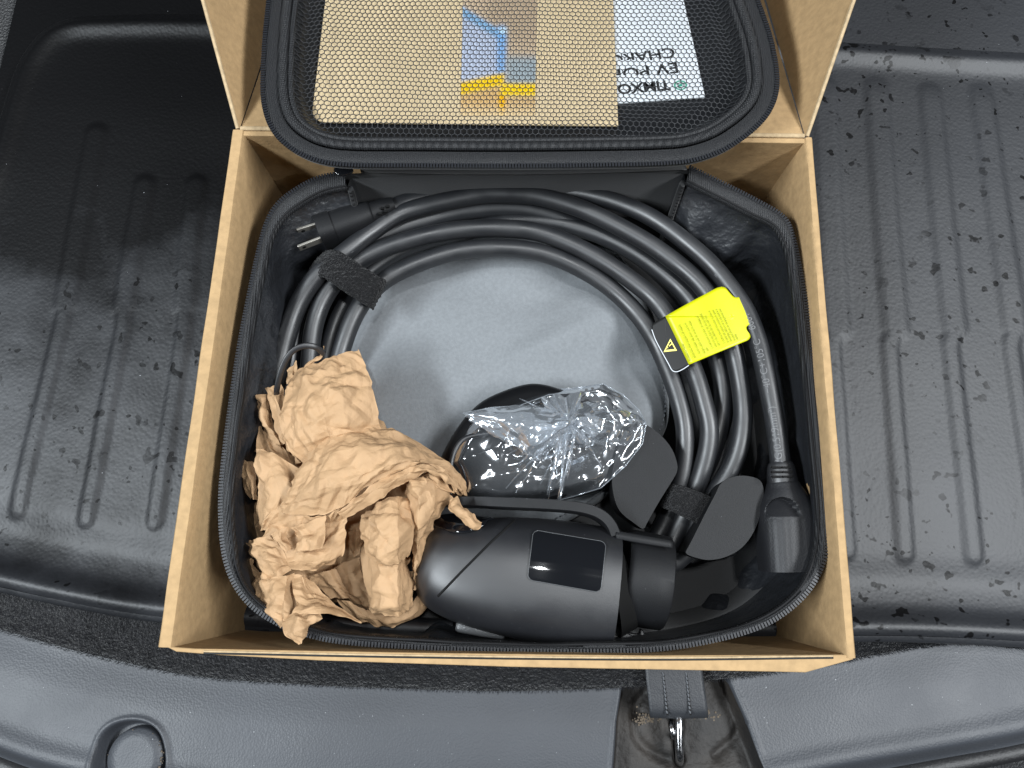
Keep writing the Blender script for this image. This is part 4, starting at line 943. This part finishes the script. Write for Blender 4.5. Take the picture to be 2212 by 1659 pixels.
# printed shine rim of the second lobe's thick side
# ================================================================== black part in a clear bag
AD = [(948, 1010), (962, 965), (1000, 905), (1040, 866), (1090, 842), (1140, 828), (1180, 830), (1230, 845), (1290, 856), (1345, 890), (1372, 940), (1360, 1000), (1310, 1050), (1200, 1082), (1050, 1088), (970, 1060)]
ao = spline(PA([(u, v, .062) for u, v in AD]), 140, True); c = ao.mean(0); G = []
for s_, z in ((.96, .044), (1.0, .054), (1.0, .060), (.98, .064), (.93, .067), (.80, .069), (.5, .070), (.1, .070)):
    q = c+(ao-c)*s_; q[:, 2] = z+.001*smooth2(q[:, 0], q[:, 1], .03, 4); G.append(q)
wp = thing('wrapped_adapter', tuple(c*[1, 1, 0]+[0, 0, .04]), 'black rounded plastic adapter inside the clear bag', 'adapter')
mb = MB(); mb.grid(np.array(G), closed_v=True); mb.cap(G[-1]); mb.build('adapter_shell', ADPL, wp)
mb = MB(); a = np.linspace(0, 2*math.pi, 40, endpoint=False); cc = P(1285, 880, .0675); rr_k = .0145
rgs = [np.stack([cc[0]+rr_k*k*np.cos(a), cc[1]+rr_k*k*np.sin(a)*.8, np.full(40, cc[2]+z)], -1) for k, z in ((1.0, -.004), (1, .003), (.93, .0045), (.8, .0045), (.76, .001), (.2, .001))]
mb.grid(np.array(rgs), closed_v=True, flip=False); mb.cap(rgs[-1]); ring_ = mb.build('ribbed_cap', PLASTIC, wp, auto=50)
mb = MB()
for k in range(22):
    t = 2*math.pi*k/22; mb.box(cc+[rr_k*.98*math.cos(t), rr_k*.8*.98*math.sin(t), .0025], (.0016, 0, 0), (0, .0016, 0), (0, 0, .006))
mb.build('grip_ribs', PLASTIC, ring_, smooth=False)
mb = MB(); mb.tube(spline(PA([(985, 1050, .071), (975, 1000, .073), (1000, 950, .074), (1060, 935, .074)]), 40), .0016, 8); mb.build('shell_bead', PLASTIC, wp)

bag = thing('plastic_bag', tuple(P(1190, 960, .045)), 'crinkled clear plastic bag knotted over a black adapter', 'plastic bag')
KU, KV = 1228., 908.
bo_uv = [(950, 1010), (975, 960), (1022, 905), (1075, 880), (1180, 842), (1240, 838), (1303, 829), (1345, 852), (1380, 885), (1396, 915), (1388, 958), (1350, 1008), (1298, 1054), (1240, 1072), (1170, 1090), (1060, 1092), (980, 1080)]
bo = np.array(bo_uv, float); bo = resample(np.vstack([bo, bo[:1]]), 361)[:-1]
th = np.unwrap(np.arctan2(bo[:, 1]-KV, bo[:, 0]-KU)); rad = np.hypot(bo[:, 0]-KU, bo[:, 1]-KV)
nr = 70; G = np.zeros((nr, 360, 3))
for i, s_ in enumerate(np.linspace(.03, 1, nr)):
    U_ = KU+(bo[:, 0]-KU)*s_; V_ = KV+(bo[:, 1]-KV)*s_
    z = .0745 + .012*math.exp(-(s_/.28)**2) - .012*sstep(.82, 1., s_)
    pleat = facet(th*.020, np.full(360, s_*.05), .0038, 71, .2)*.0034*(math.exp(-((s_-.25)/.28)**2)+.12) + smooth2(U_*.00028, V_*.00028, .016, 72)*.0040*sstep(0, .4, s_) + facet(U_*.00028, V_*.00028, .012, 73)*.0009
    z = z + .010*sstep(.80, 1., s_)*sstep(1240, 1320, U_)+.004*sstep(1300, 1380, U_)
    for j in range(360): G[i, j] = P(U_[j], V_[j], z[j]+pleat[j])
BAGG = G; mb = MB(); mb.grid(G, closed_v=True, flip=False); mb.build('bag_film', FILM, bag, smooth=True, auto=30)
# gathered tail of the bag, lying to the left
rows = [[(1000, 893, .079), (1010, 899, .081), (1022, 906, .079)], [(1060, 880, .080), (1058, 905, .086), (1060, 934, .080)], [(1125, 876, .083), (1118, 915, .091), (1108, 958, .083)], [(1180, 886, .087), (1168, 920, .096), (1150, 984, .084)], [(1222, 894, .091), (1220, 912, .098), (1210, 940, .090)], [(1238, 900, .090), (1238, 910, .092), (1236, 920, .090)]]
def film_patch(rows, nu, nv, amp, seed, sc_=.009):
    G = patch([[P(*q) for q in r] for r in rows], nu, nv); N = grid_normals(G)
    a_ = np.r_[0, np.cumsum(np.linalg.norm(np.diff(G[:, nv//2], axis=0), axis=1))]; b_ = np.r_[0, np.cumsum(np.linalg.norm(np.diff(G[nu//2], axis=0), axis=1))]
    A, B = np.meshgrid(a_, b_, indexing='ij'); d = amp*(facet(A*.6, B*1.3, sc_, seed)+.5*facet(A, B, sc_*.4, seed+1))
    return G+N*d[..., None]
mb = MB(); mb.grid(film_patch(rows, 70, 50, .0022, 81, .014)); mb.grid(film_patch(rows, 60, 44, .0026, 85, .012)-[0, 0, .003]); mb.build('gathered_tail', FILMW, bag, auto=25)
# second bunch on the right of the knot
mb = MB(); rows = [[(1225, 880, .088), (1228, 905, .095), (1225, 935, .088)], [(1262, 872, .086), (1270, 905, .093), (1262, 950, .086)], [(1310, 878, .083), (1318, 910, .089), (1300, 960, .082)], [(1360, 895, .079), (1372, 915, .083), (1340, 960, .078)], [(1388, 912, .074), (1393, 920, .076), (1380, 942, .074)]]
mb.grid(film_patch(rows, 60, 50, .0030, 91, .011)); mb.build('gathered_tail', clear_film(.09), bag, auto=25)
mb = MB(); mb.tube(BAGG[-1], .00035, 5, closed=True); mb.tube(np.array([P(u, v, .080) for u, v in resample(np.array([(1000., 893.), (1060, 880), (1125, 876), (1180, 886), (1222, 894)]), 40)]), .0003, 5); mb.build('bag_edge', FILMW, bag)
# tight rosette of film round the knot
Gk = np.zeros((26, 240, 3)); tk = np.linspace(0, 2*math.pi, 240, endpoint=False)
for i, r_ in enumerate(np.linspace(1, 66, 26)):
    sp_ = facet(tk*.030, np.full(240, .004+r_*.00003), .0042, 131, .1); zz = .0955-.013*(r_/66)**1.2+.0042*sp_*min(1, r_/18)
    rr_2 = r_*(1+.28*smooth2(tk*.03, np.full(240, .5), .006, 133))
    for j in range(240): Gk[i, j] = P(KU+rr_2[j]*math.cos(tk[j])*1.15, KV+rr_2[j]*math.sin(tk[j])*.85, zz[j])
mb = MB(); mb.grid(Gk, closed_v=True, flip=False); mb.build('knot_rosette', clear_film(.22), bag, smooth=False)
# tight pleats pulled away from the knot
mb = MB()
for k in range(46):
    if k < 22: t_ = random.uniform(92, 140); ln = random.uniform(110, 215)
    else: t_ = random.uniform(-180, 180); ln = random.uniform(40, 62) if -150 < t_ < -30 else random.uniform(60, 150)
    t_ = math.radians(t_); du, dv = math.cos(t_), math.sin(t_); st_ = random.uniform(2, 26); jit = random.uniform(-24, 24) if k < 22 else random.uniform(-8, 8)
    w0 = random.uniform(1.2, 4.5); w1 = random.uniform(.3, 2.0); tw0 = random.uniform(-.002, .002); tw1 = random.uniform(-.002, .002); A_, B_ = [], []
    for s_ in np.linspace(0, 1, 9):
        r_ = st_+(ln-st_)*s_; bend = jit*(1-.35*s_)+random.uniform(-1.5, 1.5); wd = w0*(1-s_)+w1*s_; tw_ = tw0*(1-s_)+tw1*s_
        cu_, cv_ = KU+du*r_-dv*bend, KV+dv*r_*.92+du*bend*.3; z_ = .0925-.016*s_+random.uniform(-.0006, .0006)
        A_.append(P(cu_-dv*wd, cv_+du*wd, z_+tw_)); B_.append(P(cu_+dv*wd, cv_-du*wd, z_-tw_))
    A_, B_ = catmull(A_, 24), catmull(B_, 24); C_m = (A_+B_)/2+[0, 0, random.uniform(.0004, .0012)]
    mb.grid(np.array([A_, C_m, B_]))
mb.build('pulled_pleats', clear_film(.10), bag, smooth=False)

# ================================================================== crumpled kraft paper
paper = MB()
def K(cx, cy, z): return P(466+.4629*cx, 658+.4629*cy, z)     # measured on an enlarged view of the paper
_seed = [200]
def sheetp(rows, nu=70, nv=70, amp=.0013, sc_=.013, dz=0., fine=.5, edge=.0):
    nu, nv = int(nu*1.5), int(nv*1.5)
    R = [[K(q[0], q[1], q[2]+dz) for q in r] for r in rows]
    Gs = patch(R, nu, nv)
    Rl = np.array([resample(np.array(r), nv) if False else np.stack([np.interp(np.linspace(0, len(r)-1, nv), np.arange(len(r)), np.array(r)[:, k]) for k in range(3)], -1) for r in R])
    Gl = np.stack([np.stack([np.interp(np.linspace(0, len(R)-1, nu), np.arange(len(R)), Rl[:, j, k]) for k in range(3)], -1) for j in range(nv)], 1)
    G = .45*Gs+.55*Gl; N = grid_normals(Gs); _seed[0] += 7; sd_ = _seed[0]
    a_ = np.r_[0, np.cumsum(np.linalg.norm(np.diff(G[:, nv//2], axis=0), axis=1))]; b_ = np.r_[0, np.cumsum(np.linalg.norm(np.diff(G[nu//2], axis=0), axis=1))]
    A, B = np.meshgrid(a_, b_, indexing='ij'); A = A+sd_*.37; B = B+sd_*.19
    amp = amp*1.25; d = amp*(facet(A, B*.8, sc_*1.25, sd_, .10)+fine*facet(A, B, sc_*.6, sd_+1, .10))
    rg = np.random.default_rng(sd_); aa, bb = A.min(), B.min(); la, lb = np.ptp(A), np.ptp(B); n_f = int(10+la*lb*27000)
    for _ in range(n_f):                                  # short straight folds, ridges and valleys
        th_ = rg.uniform(0, math.pi); L_f = rg.uniform(.004, .018)*(1.6 if rg.random() < .2 else 1); wd_ = rg.uniform(.0018, .0050)
        x_, y_ = A-aa-rg.uniform(0, la), B-bb-rg.uniform(0, lb); al = x_*math.cos(th_)+y_*math.sin(th_); ds = -x_*math.sin(th_)+y_*math.cos(th_)
        d = d - rg.choice([-1, 1])*rg.uniform(.12, .34)*(np.abs(ds)-wd_)*np.exp(-(al/L_f)**2)*(np.abs(ds) < wd_)*(1-.0*al)
    G = G+N*d[..., None]
    # torn, uneven rim
    for e in (0, -1): G[e] += (.0007*np.stack([smooth2(B[0], B[0]*0+1, .004, sd_+4), smooth2(B[0], B[0]*0+1, .004, sd_+5), 0*B[0]], -1))
    for e in (0, -1): G[:, e] += (.0007*np.stack([smooth2(A[:, 0], A[:, 0]*0+1, .004, sd_+6), smooth2(A[:, 0], A[:, 0]*0+1, .004, sd_+8), 0*A[:, 0]], -1))
    paper.grid(G)
# inner mass that everything folds over
sheetp([[(200, 480, .060), (330, 420, .066), (480, 330, .068), (650, 280, .062), (720, 330, .055)],
        [(170, 700, .062), (330, 650, .082), (520, 560, .088), (680, 520, .084), (760, 540, .060)],
        [(170, 900, .062), (330, 880, .088), (560, 800, .096), (820, 700, .092), (1000, 720, .070)],
        [(160, 1080, .060), (320, 1080, .084), (560, 1040, .088), (840, 930, .086), (1100, 860, .066)],
        [(160, 1250, .056), (330, 1260, .074), (560, 1230, .072), (820, 1180, .076), (960, 1120, .064)],
        [(230, 1420, .062), (380, 1420, .080), (560, 1400, .060), (780, 1390, .060), (940, 1280, .056)]], 90, 80, .0030, .016, dz=-.013)
# upper flap
sheetp([[(352, 330, .086), (440, 272, .090), (560, 240, .092), (672, 218, .090)],
        [(318, 430, .094), (440, 372, .103), (585, 338, .104), (718, 330, .098)],
        [(300, 545, .098), (440, 490, .109), (595, 462, .109), (742, 445, .098)],
        [(338, 660, .098), (455, 610, .108), (610, 566, .105), (766, 558, .093)],
        [(410, 745, .094), (490, 690, .102), (640, 620, .098), (790, 610, .086)]], 90, 90, .0013, .017)
sheetp([[(372, 350, .086), (410, 315, .089), (480, 252, .090)], [(398, 318, .087), (450, 270, .091), (502, 230, .089)], [(430, 288, .087), (478, 240, .092), (506, 196, .088)]], 26, 26, .0010, .008)
sheetp([[(332, 300, .080), (350, 278, .082), (376, 256, .082)], [(334, 330, .082), (356, 312, .084), (380, 300, .083)], [(330, 372, .083), (356, 350, .086), (384, 336, .084)]], 24, 24, .0008, .008)
# left upper folds
sheetp([[(233, 388, .084), (262, 376, .088), (300, 356, .086)], [(240, 430, .086), (276, 432, .092), (326, 420, .088)], [(266, 480, .086), (300, 500, .093), (330, 500, .088)], [(280, 560, .084), (305, 575, .090), (330, 570, .086)], [(310, 645, .084), (325, 650, .088), (345, 650, .086)]], 40, 30, .0012, .009)
sheetp([[(190, 440, .080), (215, 425, .084), (245, 420, .080)], [(198, 520, .078), (225, 530, .088), (262, 540, .080)], [(225, 590, .078), (262, 600, .089), (300, 610, .080)], [(270, 640, .078), (300, 655, .089), (330, 640, .080)]], 40, 30, .0012, .010)
sheetp([[(206, 570, .076), (240, 600, .080), (290, 640, .078)], [(184, 640, .080), (250, 660, .082), (330, 690, .080)], [(180, 680, .084), (280, 705, .086), (380, 770, .082)]], 36, 40, .0010, .012)
sheetp([[(318, 640, .083), (335, 652, .088), (350, 660, .083)], [(345, 690, .085), (362, 690, .091), (376, 680, .085)], [(368, 748, .086), (388, 742, .090), (404, 730, .086)]], 26, 20, .0007, .008)
# left broad sheet
sheetp([[(186, 668, .088), (260, 690, .091), (330, 722, .092), (392, 762, .092)], [(186, 790, .090), (250, 800, .096), (318, 830, .098), (368, 870, .097)], [(190, 890, .088), (242, 920, .096), (285, 925, .098), (318, 950, .097)], [(176, 1000, .084), (212, 1010, .094), (256, 1000, .095), (300, 985, .094)], [(162, 1030, .078), (196, 1062, .086), (240, 1060, .088), (290, 1030, .088)]], 70, 60, .0014, .015)
sheetp([[(126, 722, .074), (152, 735, .080), (184, 746, .080)], [(120, 810, .074), (152, 815, .084), (188, 830, .082)], [(160, 905, .074), (172, 910, .082), (194, 915, .082)]], 34, 26, .0010, .012)
# sweeping band
sheetp([[(378, 768, .094), (352, 830, .103), (322, 890, .104), (296, 962, .096)],
        [(446, 668, .097), (430, 770, .110), (404, 880, .113), (360, 984, .102)],
        [(552, 586, .098), (548, 710, .114), (530, 850, .118), (505, 982, .106)],
        [(690, 554, .096), (690, 670, .115), (670, 800, .120), (610, 932, .110)],
        [(832, 570, .090), (826, 660, .112), (800, 750, .118), (722, 846, .111)],
        [(958, 640, .084), (940, 690, .104), (905, 735, .112), (848, 786, .108)],
        [(1080, 732, .080), (1052, 742, .096), (1018, 745, .102), (970, 752, .102)],
        [(1160, 812, .076), (1128, 806, .088), (1098, 800, .094), (1068, 792, .096)],
        [(1182, 898, .070), (1160, 880, .082), (1142, 870, .087), (1118, 862, .088)]], 130, 90, .0013, .016, fine=.6)
# turned rim below the band
sheetp([[(560, 968, .108), (575, 985, .110), (592, 1010, .106)], [(640, 905, .111), (650, 930, .114), (668, 965, .108)], [(740, 830, .112), (755, 862, .115), (775, 892, .109)], [(850, 778, .110), (862, 806, .113), (882, 832, .107)], [(970, 744, .106), (980, 766, .108), (992, 786, .102)], [(1070, 782, .099), (1074, 806, .100), (1070, 826, .095)], [(1130, 850, .091), (1122, 866, .092), (1112, 880, .088)]], 90, 24, .0007, .009)
for k, (du, dv_) in enumerate(((14, 22), (-4, 40))):
    sheetp([[(1060+du*.4, 770+dv_*.6, .093), (1060, 800+dv_, .090)], [(1118+du*.5, 818+dv_*.4, .088), (1104, 846+dv_*.6, .085)], [(1168-k*16, 892, .078), (1146-k*14, 898, .076)]], 30, 12, .0006, .008)
# sheet falling from the band towards the lower left
sheetp([[(298, 950, .097), (410, 985, .101), (520, 985, .104), (598, 940, .106)], [(262, 1024, .088), (380, 1050, .092), (500, 1050, .094), (612, 1000, .098)], [(212, 1092, .088), (350, 1130, .096), (480, 1140, .097), (606, 1090, .096)], [(168, 1130, .084), (330, 1200, .098), (470, 1210, .099), (594, 1180, .094)], [(200, 1168, .078), (340, 1238, .091), (470, 1250, .092), (560, 1222, .086)]], 80, 80, .0018, .016)
# pocket fold
sheetp([[(262, 1068, .098), (290, 1052, .101), (330, 1040, .100)], [(276, 1100, .100), (306, 1098, .103), (340, 1085, .098)], [(322, 1148, .101), (338, 1150, .102), (350, 1140, .098)]], 26, 22, .0006, .009)
sheetp([[(340, 1040, .098), (420, 1015, .104), (512, 985, .104)], [(376, 1090, .102), (440, 1075, .107), (514, 1050, .105)], [(366, 1150, .103), (440, 1150, .106), (500, 1130, .104)]], 36, 36, .0008, .012)
# lower left roll
sheetp([[(148, 1118, .078), (200, 1100, .088), (250, 1082, .092)], [(164, 1160, .084), (228, 1140, .098), (300, 1130, .096)], [(196, 1222, .086), (262, 1200, .100), (346, 1218, .094)], [(240, 1282, .082), (290, 1270, .095), (352, 1242, .090)]], 46, 46, .0017, .011)
sheetp([[(128, 1130, .062), (140, 1160, .066), (160, 1190, .070)], [(118, 1220, .060), (150, 1240, .068), (200, 1250, .074)], [(160, 1300, .066), (190, 1310, .074), (230, 1300, .078)]], 34, 30, .0016, .011)
sheetp([[(180, 1262, .078), (220, 1240, .088), (262, 1250, .088)], [(170, 1310, .078), (222, 1290, .092), (282, 1290, .094)], [(190, 1330, .078), (240, 1330, .090), (300, 1330, .092)]], 34, 34, .0016, .010)
# near left corner spilling over the zipper
sheetp([[(196, 1300, .086), (262, 1282, .094), (330, 1262, .096), (370, 1248, .092)], [(178, 1376, .090), (250, 1360, .100), (322, 1350, .104), (366, 1340, .094)], [(200, 1416, .096), (262, 1420, .103), (318, 1420, .105), (352, 1430, .100)], [(276, 1480, .098), (300, 1488, .103), (318, 1480, .104), (336, 1470, .102)], [(300, 1500, .097), (308, 1504, .101), (318, 1500, .101), (330, 1490, .100)]], 56, 56, .0022, .013)
sheetp([[(352, 1258, .092), (400, 1262, .096), (440, 1280, .090)], [(364, 1330, .100), (424, 1340, .098), (500, 1352, .092)], [(376, 1410, .104), (450, 1410, .104), (590, 1420, .094)], [(360, 1450, .104), (470, 1450, .106), (684, 1486, .096)]], 56, 60, .0022, .014)
sheetp([[(312, 1450, .104), (380, 1420, .107), (470, 1410, .106)], [(300, 1482, .106), (390, 1462, .112), (500, 1462, .107)], [(340, 1530, .108), (400, 1510, .113), (470, 1478, .108)], [(390, 1578, .107), (418, 1550, .109), (442, 1508, .107)]], 50, 46, .0016, .012)
# centre tongue, upper and lower
sheetp([[(690, 985, .094), (760, 930, .102), (850, 895, .100), (900, 905, .094)], [(668, 1020, .096), (756, 1010, .110), (850, 985, .110), (925, 980, .098)], [(688, 1090, .096), (760, 1090, .112), (850, 1080, .112), (924, 1070, .100)], [(702, 1150, .094), (770, 1170, .108), (850, 1160, .108), (908, 1150, .098)], [(730, 1178, .092), (800, 1214, .103), (850, 1200, .103), (890, 1176, .096)]], 80, 70, .0012, .016)
sheetp([[(700, 1100, .080), (780, 1150, .092), (850, 1160, .092), (900, 1180, .080)], [(676, 1170, .078), (770, 1230, .098), (850, 1230, .098), (895, 1230, .080)], [(690, 1290, .078), (770, 1310, .097), (850, 1310, .098), (915, 1300, .080)], [(706, 1380, .076), (780, 1390, .094), (850, 1400, .094), (922, 1390, .078)], [(716, 1426, .066), (780, 1438, .082), (850, 1448, .082), (905, 1430, .070)]], 80, 60, .0014, .014)
# right side drop
sheetp([[(886, 830, .094), (940, 800, .100), (1000, 820, .098), (1060, 840, .090)], [(900, 900, .094), (960, 890, .104), (1030, 890, .100), (1100, 902, .086)], [(905, 1010, .092), (950, 1000, .102), (990, 980, .098), (1030, 985, .086)], [(905, 1110, .088), (940, 1110, .098), (970, 1090, .094), (998, 1070, .082)], [(910, 1220, .082), (930, 1230, .091), (946, 1220, .087), (956, 1210, .076)], [(912, 1320, .074), (930, 1322, .080), (940, 1318, .077), (946, 1310, .070)]], 90, 60, .0018, .012)
# pleats tucked under the band
sheetp([[(868, 790, .092), (900, 792, .100), (940, 800, .098)], [(878, 830, .094), (918, 830, .106), (966, 830, .102)], [(896, 880, .096), (936, 880, .108), (984, 870, .102)], [(906, 930, .095), (948, 930, .107), (990, 920, .100)], [(912, 990, .092), (950, 990, .103), (985, 980, .097)]], 50, 34, .0018, .009)
sheetp([[(962, 800, .092), (990, 770, .098), (1030, 780, .094)], [(960, 820, .094), (1000, 810, .101), (1060, 822, .094)], [(990, 850, .092), (1040, 860, .097), (1112, 880, .088)]], 34, 40, .0015, .009)
# shaded under-layers
sheetp([[(562, 1222, .070), (610, 1200, .076), (668, 1180, .074)], [(580, 1300, .068), (630, 1300, .074), (690, 1290, .072)], [(640, 1380, .066), (680, 1390, .070), (716, 1400, .068)], [(690, 1420, .062), (708, 1424, .066), (720, 1428, .064)]], 40, 30, .0012, .014, dz=-.010)
sheetp([[(440, 1262, .074), (500, 1244, .078), (566, 1236, .074)], [(450, 1300, .072), (530, 1300, .076), (600, 1310, .072)], [(530, 1370, .072), (600, 1370, .074), (660, 1400, .068)]], 36, 40, .0012, .013, dz=-.010)
sheetp([[(560, 1380, .066), (620, 1388, .070), (700, 1425, .066), (820, 1442, .062), (930, 1380, .062), (965, 1308, .062)], [(600, 1430, .064), (660, 1440, .068), (730, 1470, .066), (840, 1478, .062), (950, 1430, .060), (1005, 1350, .058)], [(640, 1480, .060), (690, 1490, .062), (760, 1500, .060), (850, 1490, .056), (960, 1440, .054), (1036, 1378, .052)]], 34, 90, .0014, .016)
sheetp([[(620, 1060, .084), (650, 1040, .090), (690, 1010, .092)], [(612, 1110, .082), (650, 1100, .088), (690, 1080, .090)], [(646, 1170, .080), (656, 1172, .084), (670, 1168, .084)]], 26, 24, .0010, .010, dz=-.008)
# little twisted end lying over the handle
sheetp([[(1080, 938, .090), (1100, 918, .095), (1124, 908, .093)], [(1112, 975, .095), (1140, 955, .100), (1166, 940, .097)], [(1160, 1012, .097), (1185, 995, .102), (1206, 972, .098)], [(1192, 1034, .096), (1214, 1026, .100), (1228, 1006, .097)], [(1206, 1036, .095), (1222, 1032, .097), (1234, 1016, .095)]], 44, 26, .0017, .008)
pp = paper.build('kraft_packing_paper', KRAFT, recenter=True, smooth=True, auto=9)
tag(pp, 'crumpled brown kraft packing paper at the near left of the case', 'paper')
